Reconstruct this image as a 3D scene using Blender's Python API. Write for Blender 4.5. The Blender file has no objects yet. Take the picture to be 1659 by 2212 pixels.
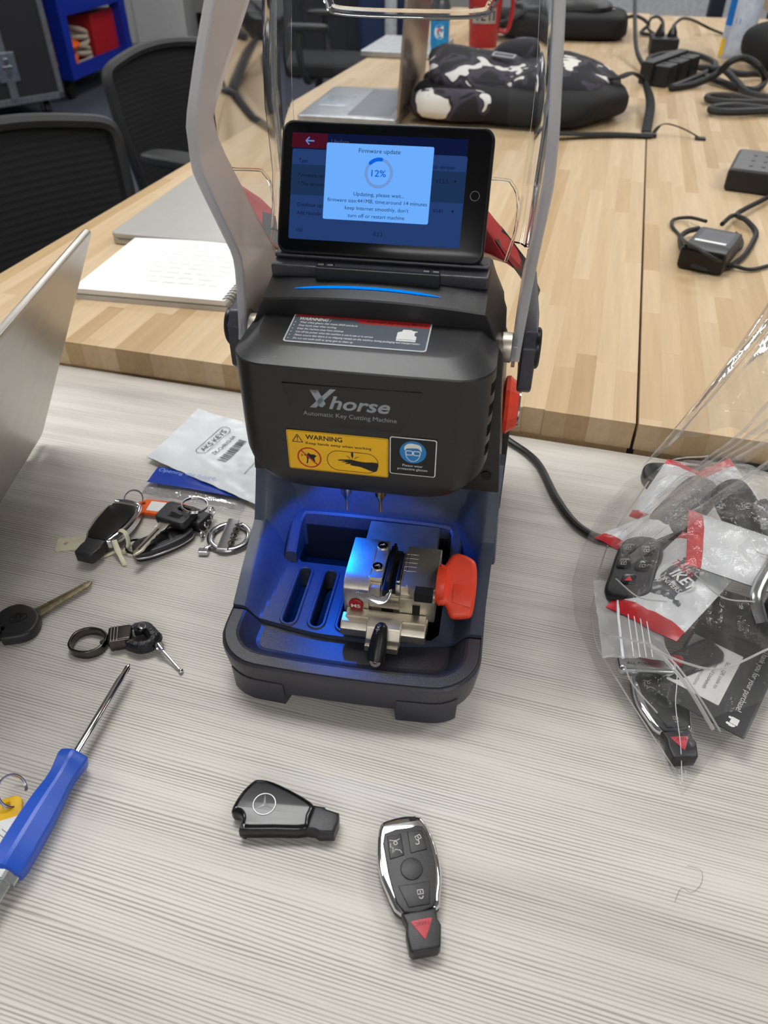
import bpy, bmesh, math, random
from mathutils import Matrix, Vector, Euler, noise
random.seed(7)
S = bpy.context.scene
COL = S.collection
Z0 = 0.73                      # height of the grey table top above the floor
R = math.radians

# ------------------------------------------------------------------ camera
cd = bpy.data.cameras.new('camera'); cam = bpy.data.objects.new('camera', cd); COL.objects.link(cam)
cam.location = (0, 0, Z0 + .435); cam.rotation_euler = (R(90 - 40.073), 0, 0)
cd.sensor_fit = 'VERTICAL'; cd.sensor_height = 24; cd.lens = 1600 / 2212 * 24
cd.clip_start = .01; cd.clip_end = 60
cd.dof.use_dof = True; cd.dof.focus_distance = .54; cd.dof.aperture_fstop = 7.0
S.camera = cam

# ------------------------------------------------------------------ light
w = bpy.data.worlds.new('world'); S.world = w; w.use_nodes = True
w.node_tree.nodes['Background'].inputs[0].default_value = (.9, .95, 1, 1)
w.node_tree.nodes['Background'].inputs[1].default_value = .3
S.view_settings.view_transform = 'Standard'; S.view_settings.look = 'None'
EXPO = 0.0
S.view_settings.exposure = EXPO; S.view_settings.gamma = 1; S.view_settings.use_curve_mapping = False
S.cycles.max_bounces = 8; S.cycles.transparent_max_bounces = 24; S.cycles.transmission_bounces = 8
S.cycles.use_denoising = True
S.cycles.caustics_reflective = False; S.cycles.caustics_refractive = False
PANEL = 13.4                   # radiance of a ceiling light diffuser
LIGHTS = [(-.35, 1.10), (2.05, 1.10), (-2.75, 1.10), (-.35, -2.45), (2.05, -2.45), (-.35, 3.9), (2.05, 3.9), (-2.75, 3.9), (-.35, 6.45), (2.05, 6.45)]

# ------------------------------------------------------------------ helpers
def lin(c):
    return tuple(((x / 255 / 12.92) if x / 255 <= .04045 else ((x / 255 + .055) / 1.055) ** 2.4) for x in c)

class Nt:
    def __init__(s, name):
        s.m = bpy.data.materials.new(name); s.m.use_nodes = True; s.t = s.m.node_tree; s.n = s.t.nodes; s.l = s.t.links
        s.b = s.n['Principled BSDF']; s.out = s.n['Material Output']
    def new(s, ty, **k):
        x = s.n.new(ty)
        for a, v in k.items():
            if a in x.inputs and not hasattr(x, a): x.inputs[a].default_value = v
            elif hasattr(x, a): setattr(x, a, v)
            else: x.inputs[a].default_value = v
        return x
    def link(s, a, b): s.l.new(a, b)
    def coord(s, scale=(1, 1, 1), kind='Object', rot=(0, 0, 0)):
        tc = s.new('ShaderNodeTexCoord'); mp = s.new('ShaderNodeMapping')
        mp.inputs['Scale'].default_value = scale; mp.inputs['Rotation'].default_value = rot
        s.link(tc.outputs[kind], mp.inputs[0]); return mp.outputs[0]
    def noise(s, vec, scale, detail=3, rough=.55):
        n = s.new('ShaderNodeTexNoise'); n.inputs['Scale'].default_value = scale
        n.inputs['Detail'].default_value = detail; n.inputs['Roughness'].default_value = rough
        s.link(vec, n.inputs['Vector']); return n.outputs['Fac']
    def ramp(s, fac, stops, interp='LINEAR'):
        r = s.new('ShaderNodeValToRGB'); r.color_ramp.interpolation = interp
        e = r.color_ramp.elements
        while len(e) < len(stops): e.new(.5)
        for i, (p, c) in enumerate(stops):
            e[i].position = p; e[i].color = (*lin(c), 1)
        s.link(fac, r.inputs[0]); return r.outputs[0]
    def bump(s, h, strength=.2, dist=.001):
        b = s.new('ShaderNodeBump'); b.inputs['Strength'].default_value = strength; b.inputs['Distance'].default_value = dist
        s.link(h, b.inputs['Height']); s.link(b.outputs[0], s.b.inputs['Normal'])

MATS = {}
def mat(name, col, rough=.5, metal=0., var=.06, vs=40, bump=0., bs=600, spec=.5, coat=0., trans=0., alpha=1., sheen=0.):
    """plain procedural surface: base colour with faint mottling, optional fine relief"""
    if name in MATS: return MATS[name]
    t = Nt(name); v = t.coord()
    f = t.noise(v, vs)
    lo = tuple(max(0, c * (1 - var)) for c in col); hi = tuple(min(255, c * (1 + var)) for c in col)
    t.link(t.ramp(f, [(.3, lo), (.7, hi)]), t.b.inputs['Base Color'])
    b = t.b.inputs
    b['Roughness'].default_value = rough; b['Metallic'].default_value = metal
    b['Specular IOR Level'].default_value = spec; b['Coat Weight'].default_value = coat; b['Coat Roughness'].default_value = .1
    b['Transmission Weight'].default_value = trans; b['Alpha'].default_value = alpha
    if sheen: b['Sheen Weight'].default_value = sheen
    if bump: t.bump(t.noise(v, bs, 2), bump, .0006)
    MATS[name] = t.m; return t.m

def glow(name, col, k=1.):
    if name in MATS: return MATS[name]
    t = Nt(name); e = t.new('ShaderNodeEmission')
    e.inputs[0].default_value = (*lin(col), 1); e.inputs[1].default_value = k / 2 ** EXPO
    t.link(e.outputs[0], t.out.inputs[0]); MATS[name] = t.m; return t.m

def film(name, tint=(250, 252, 255), rough=.03, k=1., haze=0., hazecol=(220, 222, 225), bump=0., bs=60, ior=1.45, top=1.):
    """thin clear plastic: straight-through light plus Fresnel gloss and a little milky haze"""
    if name in MATS: return MATS[name]
    t = Nt(name)
    tr = t.new('ShaderNodeBsdfTransparent'); tr.inputs[0].default_value = (*lin(tint), 1)
    gl = t.new('ShaderNodeBsdfGlossy'); gl.inputs['Roughness'].default_value = rough
    fr = t.new('ShaderNodeFresnel'); fr.inputs[0].default_value = ior
    mu = t.new('ShaderNodeMath', operation='MULTIPLY', use_clamp=True); mu.inputs[1].default_value = k
    t.link(fr.outputs[0], mu.inputs[0])
    mn = t.new('ShaderNodeMath', operation='MINIMUM'); mn.inputs[1].default_value = top; t.link(mu.outputs[0], mn.inputs[0])
    mx = t.new('ShaderNodeMixShader'); t.link(mn.outputs[0], mx.inputs[0]); t.link(tr.outputs[0], mx.inputs[1]); t.link(gl.outputs[0], mx.inputs[2])
    last = mx
    if bump:
        v = t.coord(); bb = t.new('ShaderNodeBump'); bb.inputs['Strength'].default_value = bump; bb.inputs['Distance'].default_value = .004
        t.link(t.noise(v, bs, 4, .6), bb.inputs['Height'])
        t.link(bb.outputs[0], gl.inputs['Normal']); t.link(bb.outputs[0], fr.inputs['Normal'])
    if haze:
        df = t.new('ShaderNodeBsdfDiffuse'); df.inputs[0].default_value = (*lin(hazecol), 1)
        tl = t.new('ShaderNodeBsdfTranslucent'); tl.inputs[0].default_value = (*lin(hazecol), 1)
        m1 = t.new('ShaderNodeMixShader'); m1.inputs[0].default_value = .5
        t.link(df.outputs[0], m1.inputs[1]); t.link(tl.outputs[0], m1.inputs[2])
        m2 = t.new('ShaderNodeMixShader'); m2.inputs[0].default_value = haze
        t.link(mx.outputs[0], m2.inputs[1]); t.link(m1.outputs[0], m2.inputs[2]); last = m2
    t.link(last.outputs[0], t.out.inputs[0]); MATS[name] = t.m; return t.m

# --- mesh data is (verts, faces)
def xf(g, m): return ([m @ Vector(v) for v in g[0]], g[1])
def join(*gs):
    V, F = [], []
    for v, f in gs:
        o = len(V); V += list(v); F += [tuple(i + o for i in q) for q in f]
    return V, F
def mv(x=0, y=0, z=0): return Matrix.Translation((x, y, z))
def rot(a, ax): return Matrix.Rotation(R(a), 4, ax)
def frame(o, u, v):
    u = Vector(u).normalized(); v = Vector(v); n = u.cross(v).normalized(); v = n.cross(u)
    return Matrix(((u.x, v.x, n.x, o[0]), (u.y, v.y, n.y, o[1]), (u.z, v.z, n.z, o[2]), (0, 0, 0, 1)))

def obj(name, g, m, parent=None, smooth=True, bev=0., seg=2, label=None, angle=35):
    me = bpy.data.meshes.new(name)
    me.from_pydata([tuple(v) for v in g[0]], [], [tuple(f) for f in g[1]])
    bm = bmesh.new(); bm.from_mesh(me)
    bmesh.ops.remove_doubles(bm, verts=bm.verts, dist=1e-6)
    bmesh.ops.recalc_face_normals(bm, faces=bm.faces)
    if bev:
        es = [e for e in bm.edges if len(e.link_faces) == 2 and e.calc_face_angle(0) > R(28)]
        bmesh.ops.bevel(bm, geom=es, offset=bev, segments=seg, affect='EDGES', profile=.5, clamp_overlap=True)
    bm.to_mesh(me); bm.free()
    if smooth:
        for p in me.polygons: p.use_smooth = True
        me.set_sharp_from_angle(angle=R(28 if bev else angle))
    o = bpy.data.objects.new(name, me); COL.objects.link(o)
    if m: me.materials.append(m)
    if bev and smooth:
        wn = o.modifiers.new('weighted_normals', 'WEIGHTED_NORMAL'); wn.keep_sharp = True; wn.weight = 100
    if parent: o.parent = parent
    if label: o['label'] = label
    return o

def thing(name, label, cat, loc=(0, 0, 0), rz=0, group=None, rx=0, ry=0):
    o = bpy.data.objects.new(name, None); COL.objects.link(o)
    o.empty_display_size = .01
    o.location = (loc[0], loc[1], loc[2] + Z0); o.rotation_euler = (R(rx), R(ry), R(rz))
    o['label'] = label; o['category'] = cat
    if group: o['group'] = group
    return o
def tag(o, label, cat, group=None):
    o['label'] = label; o['category'] = cat
    if group: o['group'] = group
    return o

def box(x0, x1, y0, y1, z0, z1):
    V = [(x0, y0, z0), (x1, y0, z0), (x1, y1, z0), (x0, y1, z0), (x0, y0, z1), (x1, y0, z1), (x1, y1, z1), (x0, y1, z1)]
    return V, [(0, 3, 2, 1), (4, 5, 6, 7), (0, 1, 5, 4), (1, 2, 6, 5), (2, 3, 7, 6), (3, 0, 4, 7)]
def rrect(w_, h, r, n=6, cx=0, cy=0):
    P = []
    for (sx, sy, a0) in ((1, -1, -90), (1, 1, 0), (-1, 1, 90), (-1, -1, 180)):
        for i in range(n + 1):
            a = R(a0 + 90 * i / n)
            P.append((cx + sx * (w_ / 2 - r) + r * math.cos(a), cy + sy * (h / 2 - r) + r * math.sin(a)))
    return P
def circ(r, n=24, cx=0, cy=0, ry=None):
    return [(cx + r * math.cos(2 * math.pi * i / n), cy + (ry or r) * math.sin(2 * math.pi * i / n)) for i in range(n)]
def cat(pts, k=6, closed=False):
    P = [Vector(p) for p in pts]; n = len(P); out = []
    for i in range(n if closed else n - 1):
        p0 = P[(i - 1) % n] if closed or i > 0 else P[0] * 2 - P[1]
        p1 = P[i]; p2 = P[(i + 1) % n]
        p3 = P[(i + 2) % n] if closed or i + 2 < n else P[-1] * 2 - P[-2]
        for j in range(k):
            t = j / k
            out.append(.5 * ((2 * p1) + (p2 - p0) * t + (2 * p0 - 5 * p1 + 4 * p2 - p3) * t * t + (3 * p1 - p0 - 3 * p2 + p3) * t ** 3))
    if not closed: out.append(P[-1])
    return out
def cat2(pts, k=5, closed=True): return [(p.x, p.y) for p in cat([(x, y, 0) for x, y in pts], k, closed)]
def prism(pts, z0, z1):
    n = len(pts)
    V = [(x, y, z0) for x, y in pts] + [(x, y, z1) for x, y in pts]
    F = [tuple(range(n - 1, -1, -1)), tuple(range(n, 2 * n))] + [(i, (i + 1) % n, n + (i + 1) % n, n + i) for i in range(n)]
    return V, F
def loft(rings, cap0=True, cap1=True, closed=True):
    n = len(rings[0]); V = [p for r in rings for p in r]; F = []
    for i in range(len(rings) - 1):
        for j in range(n if closed else n - 1):
            k = (j + 1) % n
            F.append((i * n + j, i * n + k, (i + 1) * n + k, (i + 1) * n + j))
    if cap0: F.append(tuple(range(n - 1, -1, -1)))
    if cap1: F.append(tuple(range((len(rings) - 1) * n, len(rings) * n)))
    return V, F
def tube(pts, r, n=8, closed=False, flat=1., up=None):
    P = [Vector(p) for p in pts]; m = len(P); rings = []
    prev = None
    for i in range(m):
        a = P[(i - 1) % m] if closed or i > 0 else P[i]; b = P[(i + 1) % m] if closed or i < m - 1 else P[i]
        t = (b - a).normalized()
        if up is not None: x = t.cross(Vector(up)).normalized()
        elif prev is None:
            x = t.cross(Vector((0, 0, 1)) if abs(t.z) < .9 else Vector((1, 0, 0))).normalized()
        else: x = (prev - t * prev.dot(t)).normalized()
        prev = x; y = t.cross(x)
        rr = r[i] if isinstance(r, (list, tuple)) else r
        rings.append([P[i] + x * rr * math.cos(2 * math.pi * j / n) + y * rr * flat * math.sin(2 * math.pi * j / n) for j in range(n)])
    if closed:
        rings.append(rings[0]); g = loft(rings, False, False); return g
    return loft(rings)
def lathe(prof, n=28):
    rings = [[(r * math.cos(2 * math.pi * i / n), r * math.sin(2 * math.pi * i / n), z) for i in range(n)] for r, z in prof]
    return loft(rings)
def torus(R0, r, n=32, k=8, flat=1., ry=None):
    return tube([((R0) * math.cos(2 * math.pi * i / n), (ry or R0) * math.sin(2 * math.pi * i / n), 0) for i in range(n)], r, k, True, flat, (0, 0, 1))
def blob(rx, ry, rz, e=2.6, nu=40, nv=22, amp=0., fs=6., seed=0, flatb=None):
    V, F = [], []
    def sp(c): return math.copysign(abs(c) ** (2 / e), c)
    for j in range(nv + 1):
        ph = -math.pi / 2 + math.pi * j / nv
        for i in range(nu):
            th = 2 * math.pi * i / nu
            p = Vector((rx * sp(math.cos(ph)) * sp(math.cos(th)), ry * sp(math.cos(ph)) * sp(math.sin(th)), rz * sp(math.sin(ph))))
            if amp: p *= 1 + amp * noise.noise(p * fs + Vector((seed, seed * .7, 3)))
            if flatb is not None and p.z < flatb: p.z = flatb + (p.z - flatb) * .05
            V.append(p)
    for j in range(nv):
        for i in range(nu):
            k = (i + 1) % nu; F.append((j * nu + i, j * nu + k, (j + 1) * nu + k, (j + 1) * nu + i))
    return V, F
def curve2d(outs, th, bev=0., res=2):
    """flat outline(s) with holes filled, thickness th, rounded rims; z from 0 to th"""
    c = bpy.data.curves.new('c', 'CURVE'); c.dimensions = '2D'; c.fill_mode = 'BOTH'
    c.extrude = max(1e-6, th / 2 - bev); c.bevel_depth = bev; c.offset = -bev; c.bevel_resolution = res
    for o in outs:
        s = c.splines.new('POLY'); s.points.add(len(o) - 1); s.use_cyclic_u = True
        for p, (x, y) in zip(s.points, o): p.co = (x, y, 0, 1)
    ob = bpy.data.objects.new('c', c); me = bpy.data.meshes.new_from_object(ob)
    g = ([v.co + Vector((0, 0, th / 2)) for v in me.vertices], [tuple(p.vertices) for p in me.polygons])
    bpy.data.objects.remove(ob); bpy.data.curves.remove(c); bpy.data.meshes.remove(me)
    return g
def text(s, h, width=None, al='CENTER', shear=0., bold=0., th=0.):
    """lettering as flat mesh in XY; h = cap height, width = exact overall width"""
    c = bpy.data.curves.new('t', 'FONT'); c.body = s; c.size = 1; c.shear = shear; c.offset = bold; c.resolution_u = 3
    c.fill_mode = 'FRONT' if th == 0 else 'BOTH'; c.extrude = th / (h / .7) / 2 if th else 0
    ob = bpy.data.objects.new('t', c); me = bpy.data.meshes.new_from_object(ob)
    V = [v.co.copy() for v in me.vertices]; F = [tuple(p.vertices) for p in me.polygons]
    bpy.data.objects.remove(ob); bpy.data.curves.remove(c); bpy.data.meshes.remove(me)
    x0 = min(v.x for v in V); x1 = max(v.x for v in V)
    k = h / .7; kx = width / (x1 - x0) if width else k
    off = {'CENTER': (x0 + x1) / 2, 'LEFT': x0, 'RIGHT': x1}[al]
    return [Vector(((v.x - off) * kx, v.y * k, v.z * k)) for v in V], F
def ring2(r0, r1, n=40, a0=0, a1=360, cx=0, cy=0, z=0.):
    V, F = [], []
    for i in range(n + 1):
        a = R(a0 + (a1 - a0) * i / n)
        V += [(cx + r0 * math.cos(a), cy + r0 * math.sin(a), z), (cx + r1 * math.cos(a), cy + r1 * math.sin(a), z)]
    for i in range(n): F.append((2 * i, 2 * i + 1, 2 * i + 3, 2 * i + 2))
    return V, F
def poly(pts, z=0.): return [(x, y, z) for x, y in pts], [tuple(range(len(pts)))]
def line2(pts, wd, z=0.):
    """flat stroke of width wd along 2D points"""
    P = [Vector((x, y, 0)) for x, y in pts]; V, F = [], []
    for i, p in enumerate(P):
        t = (P[min(i + 1, len(P) - 1)] - P[max(i - 1, 0)]).normalized(); nrm = Vector((-t.y, t.x, 0)) * wd / 2
        V += [p + nrm + Vector((0, 0, z)), p - nrm + Vector((0, 0, z))]
    for i in range(len(P) - 1): F.append((2 * i, 2 * i + 1, 2 * i + 3, 2 * i + 2))
    return V, F
def cut(o, cutters):
    """boolean difference, baked"""
    g = join(*cutters); c = obj('cutter', g, None, smooth=False); c.parent = o.parent
    md = o.modifiers.new('b', 'BOOLEAN'); md.operation = 'DIFFERENCE'; md.solver = 'EXACT'; md.object = c
    bpy.context.view_layer.update(); dg = bpy.context.evaluated_depsgraph_get(); dg.update(); me = bpy.data.meshes.new_from_object(o.evaluated_get(dg))
    old = o.data; o.modifiers.clear(); o.data = me; me.name = old.name
    bpy.data.objects.remove(c)
    me.set_sharp_from_angle(angle=R(18))
def copy_tree(o, parent=None):
    c = o.copy(); COL.objects.link(c)
    if parent: c.parent = parent
    for ch in list(o.children): copy_tree(ch, c)
    return c
def lerp_path(path, t):
    """path: list of (key, value...) sorted by key -> interpolated values"""
    if t <= path[0][0]: return path[0][1:]
    for a, b in zip(path, path[1:]):
        if t <= b[0]:
            f = (t - a[0]) / (b[0] - a[0]); return tuple(x + (y - x) * f for x, y in zip(a[1:], b[1:]))
    return path[-1][1:]
def resample(path, n):
    P = [Vector(p) for p in path]; L = [0]
    for a, b in zip(P, P[1:]): L.append(L[-1] + (b - a).length)
    return [Vector(lerp_path([(l, *p) for l, p in zip(L, P)], L[-1] * i / (n - 1))) for i in range(n)]

# positions on a known height read off the photo
PIT = R(40.073)
def at(px, py, z):
    """point of the scene at height z above the grey table seen at photo position px, py"""
    dx, dy = px - 829.5, py - 1106.
    d = Vector((dx, 1600 * math.cos(PIT) - dy * math.sin(PIT), -1600 * math.sin(PIT) - dy * math.cos(PIT)))
    k = (z - .435) / d.z; return (d.x * k, d.y * k, z)

# ------------------------------------------------------------------ materials
BLACK = mat('black_plastic', (19, 19, 21), .37, var=.1, vs=300, bump=.12, bs=1500, spec=.6)
BLACKS = mat('black_smooth', (16, 16, 18), .34, var=.05, spec=.4)
NAVY = mat('charcoal_navy_plastic', (50, 50, 60), .34, var=.05, spec=.6, vs=300, bump=.3, bs=1300)
SLATE = mat('slate_blue_plastic', (66, 74, 92), .38, var=.04, vs=300, bump=.15, bs=1300)
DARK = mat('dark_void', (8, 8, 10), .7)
NICKEL = mat('satin_nickel', (214, 206, 191), .42, 1., var=.05, vs=80, bump=.05)
STEEL = mat('steel', (200, 200, 205), .2, 1., var=.04)
CHROME = mat('chrome', (225, 226, 230), .06, 1., var=.02)
GUNMETAL = mat('gunmetal', (92, 88, 86), .22, 1., var=.05)
ORANGE = mat('orange_red_plastic', (240, 72, 44), .38, var=.03, vs=100)
RED = mat('red_plastic', (176, 24, 32), .35, var=.04)
WHITE = mat('white_print', (236, 236, 234), .5, var=.02)
INK = mat('black_print', (14, 14, 16), .5)
GREYP = mat('grey_print', (150, 156, 162), .45)
LABELG = mat('label_grey', (84, 92, 102), .4)
YELLOW = mat('yellow_label', (246, 190, 12), .4, var=.02)
LBLUE = mat('label_blue', (26, 130, 200), .4)
REDINK = mat('red_print', (196, 36, 36), .45)
CLEAR = film('clear_shield', (248, 250, 252), .03, .85)
FROST = film('frosted_plastic', (245, 240, 236), .25, .5, .62, (226, 216, 210))
RIM = film('clear_rim', (245, 245, 248), .15, .8, .60, (232, 234, 238))

def glass():
    t = Nt('clear_moulded_plastic'); b = t.b.inputs
    b['Base Color'].default_value = (.97, .98, 1, 1); b['Transmission Weight'].default_value = 1; b['Roughness'].default_value = .04; b['IOR'].default_value = 1.45
    return t.m
GLASS = glass()

def birch_mat():
    t = Nt('birch_butcher_block'); geo = t.new('ShaderNodeNewGeometry'); oi = t.new('ShaderNodeObjectInfo')
    add = t.new('ShaderNodeMath', operation='ADD'); t.link(geo.outputs['Random Per Island'], add.inputs[0]); t.link(oi.outputs['Random'], add.inputs[1])
    fr = t.new('ShaderNodeMath', operation='FRACT'); t.link(add.outputs[0], fr.inputs[0])
    base = t.ramp(fr.outputs[0], [(0, (186, 156, 116)), (.12, (202, 174, 134)), (.5, (212, 186, 148)), (.8, (217, 193, 157)), (1, (194, 164, 121))])
    v = t.coord((60, 3, 60)); n = t.noise(v, 1.6, 5, .6)
    g = t.ramp(n, [(.25, (206, 198, 190)), (.75, (255, 255, 255))])
    mx = t.new('ShaderNodeMix', data_type='RGBA', blend_type='MULTIPLY'); mx.inputs[0].default_value = .55
    t.link(base, mx.inputs[6]); t.link(g, mx.inputs[7]); t.link(mx.outputs[2], t.b.inputs['Base Color'])
    t.b.inputs['Roughness'].default_value = .5; t.b.inputs['Specular IOR Level'].default_value = .35
    t.bump(n, .05, .0005); return t.m
BIRCH = birch_mat()

def laminate_mat():
    t = Nt('grey_linear_laminate')
    v = t.coord((1, 1, 1))
    sx = t.new('ShaderNodeSeparateXYZ'); t.link(v, sx.inputs[0])
    wob = t.noise(t.coord((2.2, 30, 1)), 1., 3, .55)                      # grain lines drift gently
    y = t.new('ShaderNodeMath', operation='MULTIPLY_ADD'); y.inputs[1].default_value = .011
    t.link(wob, y.inputs[0]); t.link(sx.outputs['Y'], y.inputs[2])
    ph = t.new('ShaderNodeMath', operation='MULTIPLY'); ph.inputs[1].default_value = 2 * math.pi / .0022; t.link(y.outputs[0], ph.inputs[0])
    sn = t.new('ShaderNodeMath', operation='SINE'); t.link(ph.outputs[0], sn.inputs[0])
    h = t.new('ShaderNodeMath', operation='MULTIPLY_ADD'); h.inputs[1].default_value = .5; h.inputs[2].default_value = .5; t.link(sn.outputs[0], h.inputs[0])
    am = t.noise(t.coord((5, 60, 1)), 1., 3, .6)                       # line strength varies
    fine = t.noise(t.coord((6, 900, 1)), 1., 3, .6)
    m1 = t.new('ShaderNodeMath', operation='MULTIPLY'); t.link(h.outputs[0], m1.inputs[0]); t.link(am, m1.inputs[1])
    m2 = t.new('ShaderNodeMath', operation='MULTIPLY_ADD'); m2.inputs[1].default_value = .6; t.link(fine, m2.inputs[0]); t.link(m1.outputs[0], m2.inputs[2])
    c = t.ramp(m2.outputs[0], [(.35, (221, 217, 211)), (.56, (217, 213, 206)), (.70, (198, 194, 187)), (.90, (164, 160, 153))])
    br = t.noise(t.coord((2.2, 16, 1)), 1., 3, .55)
    c3 = t.ramp(br, [(.3, (228, 223, 221)), (.5, (249, 247, 244)), (.7, (255, 254, 250))])
    mx = t.new('ShaderNodeMix', data_type='RGBA', blend_type='MULTIPLY'); mx.inputs[0].default_value = .85
    t.link(c, mx.inputs[6]); t.link(c3, mx.inputs[7]); t.link(mx.outputs[2], t.b.inputs['Base Color'])
    t.b.inputs['Roughness'].default_value = .5
    t.bump(m2.outputs[0], -.12, .0005); return t.m
LAMINATE = laminate_mat()

# ------------------------------------------------------------------ room
def struct(name, g, m):
    o = obj(name, g, m, smooth=False); o['kind'] = 'structure'; return o
WALL = mat('wall_paint', (216, 216, 214), .8, var=.02, vs=3)
CARPET = mat('carpet', (62, 65, 78), .95, var=.22, vs=260, bump=.4, bs=500)
struct('floor', box(-5.2, 5.2, -3.2, 10.2, -.1, 0), CARPET)
struct('ceiling', box(-5.2, 5.2, -3.2, 10.2, 2.75, 2.85), mat('ceiling_tile', (228, 228, 226), .9, var=.03, vs=20))
struct('wall_back', box(-5.2, 5.2, 10.0, 10.2, 0, 2.75), WALL)
struct('wall_front', box(-5.2, 5.2, -3.2, -3.0, 0, 2.75), WALL)
struct('wall_left', box(-5.2, -5.0, -3.0, 10.0, 0, 2.75), WALL)
struct('wall_right', box(5.0, 5.2, -3.0, 10.0, 0, 2.75), WALL)
struct('baseboard_back', box(-5.0, 5.0, 9.985, 10.0, 0, .1), mat('baseboard_black', (30, 30, 34), .6))
DIFF = glow('diffuser', (251, 251, 250), PANEL)
lp = None
for i, (x, y) in enumerate(LIGHTS):
    if lp is None:
        lp = thing('ceiling_light', 'flat office ceiling light panel in a white frame', 'ceiling light', (x, y, 2.75 - Z0), group='ceiling light panels')
        obj('frame', join(box(-.62, .62, -.31, -.29, -.03, 0), box(-.62, .62, .29, .31, -.03, 0), box(-.62, -.6, -.29, .29, -.03, 0), box(.6, .62, -.29, .29, -.03, 0)), mat('white_metal', (230, 230, 230), .4), lp)
        obj('diffuser', box(-.6, .6, -.29, .29, -.02, -.012), DIFF, lp)
    else:
        c = copy_tree(lp); c.location = (x, y, 2.75)

# ------------------------------------------------------------------ tables
def legs(root, pts, z, m):
    for x, y in pts: obj('leg', box(x - .025, x + .025, y - .025, y + .025, -Z0, z), m, root, bev=.003)
gt = thing('grey_table', 'pale grey table with linear wood grain under the key cutting machine', 'table', (.2495, .6085, 0), -16)
obj('table_top', box(-1.35, .95, -1.15, 0, -.028, 0), LAMINATE, gt, bev=.0012)
legs(gt, [(-1.28, -1.08), (.88, -1.08), (-1.28, -.07), (.88, -.07)], -.028, mat('leg_silver', (160, 162, 165), .35, .8))

STAVE = {}
def stave(L, wd, h=.03):
    k = (round(L, 3), round(wd, 4))
    if k not in STAVE:
        e = .00002
        g = box(e, wd - e, e, L - e, -h, 0)
        me_o = obj('wood_stave', g, BIRCH, None, smooth=False, bev=.00010, seg=1); STAVE[k] = me_o.data
        bpy.data.objects.remove(me_o)
    return STAVE[k]
def butcher_table(label, loc, wd, L, ns, near):
    t = thing('birch_table', label, 'table', loc, -15.6)
    obj('table_core', box(.002, wd - .002, .002, L - .002, -.043, -.0302), BIRCH, t)
    sw = wd / ns; far = []; n = 0
    lens = [.14, .19, .25, .32, .4, .52]
    for i in range(ns):
        y = -random.choice(lens) * random.random()
        while y < L:
            l = random.choice(lens); a = max(0, y); b = min(L, y + l)
            if b - a > .002:
                if a < near and n < 296:
                    full = abs(b - a - l) < 1e-9
                    o = bpy.data.objects.new('wood_stave', stave(b - a, sw)); COL.objects.link(o); o.parent = t; o.location = (i * sw, a, 0); n += 1
                else: far.append(xf(box(.0001, sw - .0001, .0001, b - a - .0001, -.03, 0), mv(i * sw, a, 0)))
            y += l
    f = obj('far_staves', join(*far), BIRCH, t, smooth=False); f['kind'] = 'stuff'
    legs(t, [(.06, .08), (wd - .06, .08), (.06, L - .08), (wd - .06, L - .08)], -.043, mat('leg_black', (30, 30, 32), .5))
    return t
BZ = .032
D1 = Vector((math.sin(R(15.6)), math.cos(R(15.6)), 0)); D2 = Vector((math.cos(R(15.6)), -math.sin(R(15.6)), 0))
seam = Vector((.2495, .6140, BZ))
butcher_table('birch butcher block table left of the seam, behind the machine', seam - D2 * .8465, .845, 3.25, 38, 1.45)
butcher_table('birch butcher block table right of the seam, with black cables on it', seam + D2 * .0015, .80, 3.2, 36, 1.45)
# ------------------------------------------------------------------ key cutting machine (local: x right, y back, z up)
MC = thing('key_cutting_machine', 'black benchtop key cutting machine with blue-lit tray, tilted screen and raised clear shield', 'machine', (-.02865, .30329, 0), -9.5)
def outline(d, hw, y0, y1, r, z, k=7, bulge=.004):
    """rounded-rectangle plan ring inset by d, front edge gently convex"""
    a = hw - d; b0 = y0 + d; b1 = y1 - d; rr = max(.002, r - d)
    P = rrect(2 * a, b1 - b0, rr, k, 0, (b0 + b1) / 2)
    # more points along the front edge
    out = []
    for i, (x, y) in enumerate(P):
        out.append((x, y))
        if i == len(P) - 1:
            xe = P[0][0]
            for j in range(1, 8): out.append((x + (xe - x) * j / 8, b0))
    res = []
    for x, y in out:
        if y < .04: y -= bulge * max(0, 1 - (x / a) ** 2) * (1 - max(0, y - b0) / .045)
        res.append((x, y, z))
    return res
BH = .091
rings = []
for z, hw in ((.009, .0875), (.011, .0885), (.02, .0895), (.033, .0908), (.0362, .0905), (.038, .0894)):
    rings.append(outline(0, hw, .001 + (.091 - hw), .285, .03, z))
base = obj('base', loft(rings, True, False), NAVY, MC, angle=18)
# front and rear feet follow the outline
def foot(x0, x1, z1, y0, sidey):
    out_ = []
    hw = .0895
    def fy(x):
        a = hw; c = a - .03
        ax = abs(x)
        y = y0 if ax <= c else y0 + .03 - math.sqrt(max(0, .03 ** 2 - (ax - c) ** 2))
        return y - .004 * max(0, 1 - (x / a) ** 2) * (1 - max(0, y - y0) / .045)
    xs = [x0 + (x1 - x0) * i / 14 for i in range(15)]
    o_ = [(x, fy(x) - .0002) for x in xs]; inn = [(x * .86, fy(x) + .02) for x in reversed(xs)]
    pts = o_ + inn
    n = len(pts)
    return loft([[(x, y, 0) for x, y in pts], [(x * 1.004, y - .0003, z1 * .6) for x, y in pts], [(x * 1.007, y - .0005, z1) for x, y in pts]])
obj('front_foot', foot(-.0795, -.040, .0225, .0022, 0), NAVY, MC, bev=.0008)
obj('front_foot', foot(.037, .0775, .0225, .0022, 0), NAVY, MC, bev=.0008)
for sx in (-1, 1): obj('rear_foot', prism(circ(.012, 16, sx * .07, .255), 0, .0095), DARK, MC)

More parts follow.
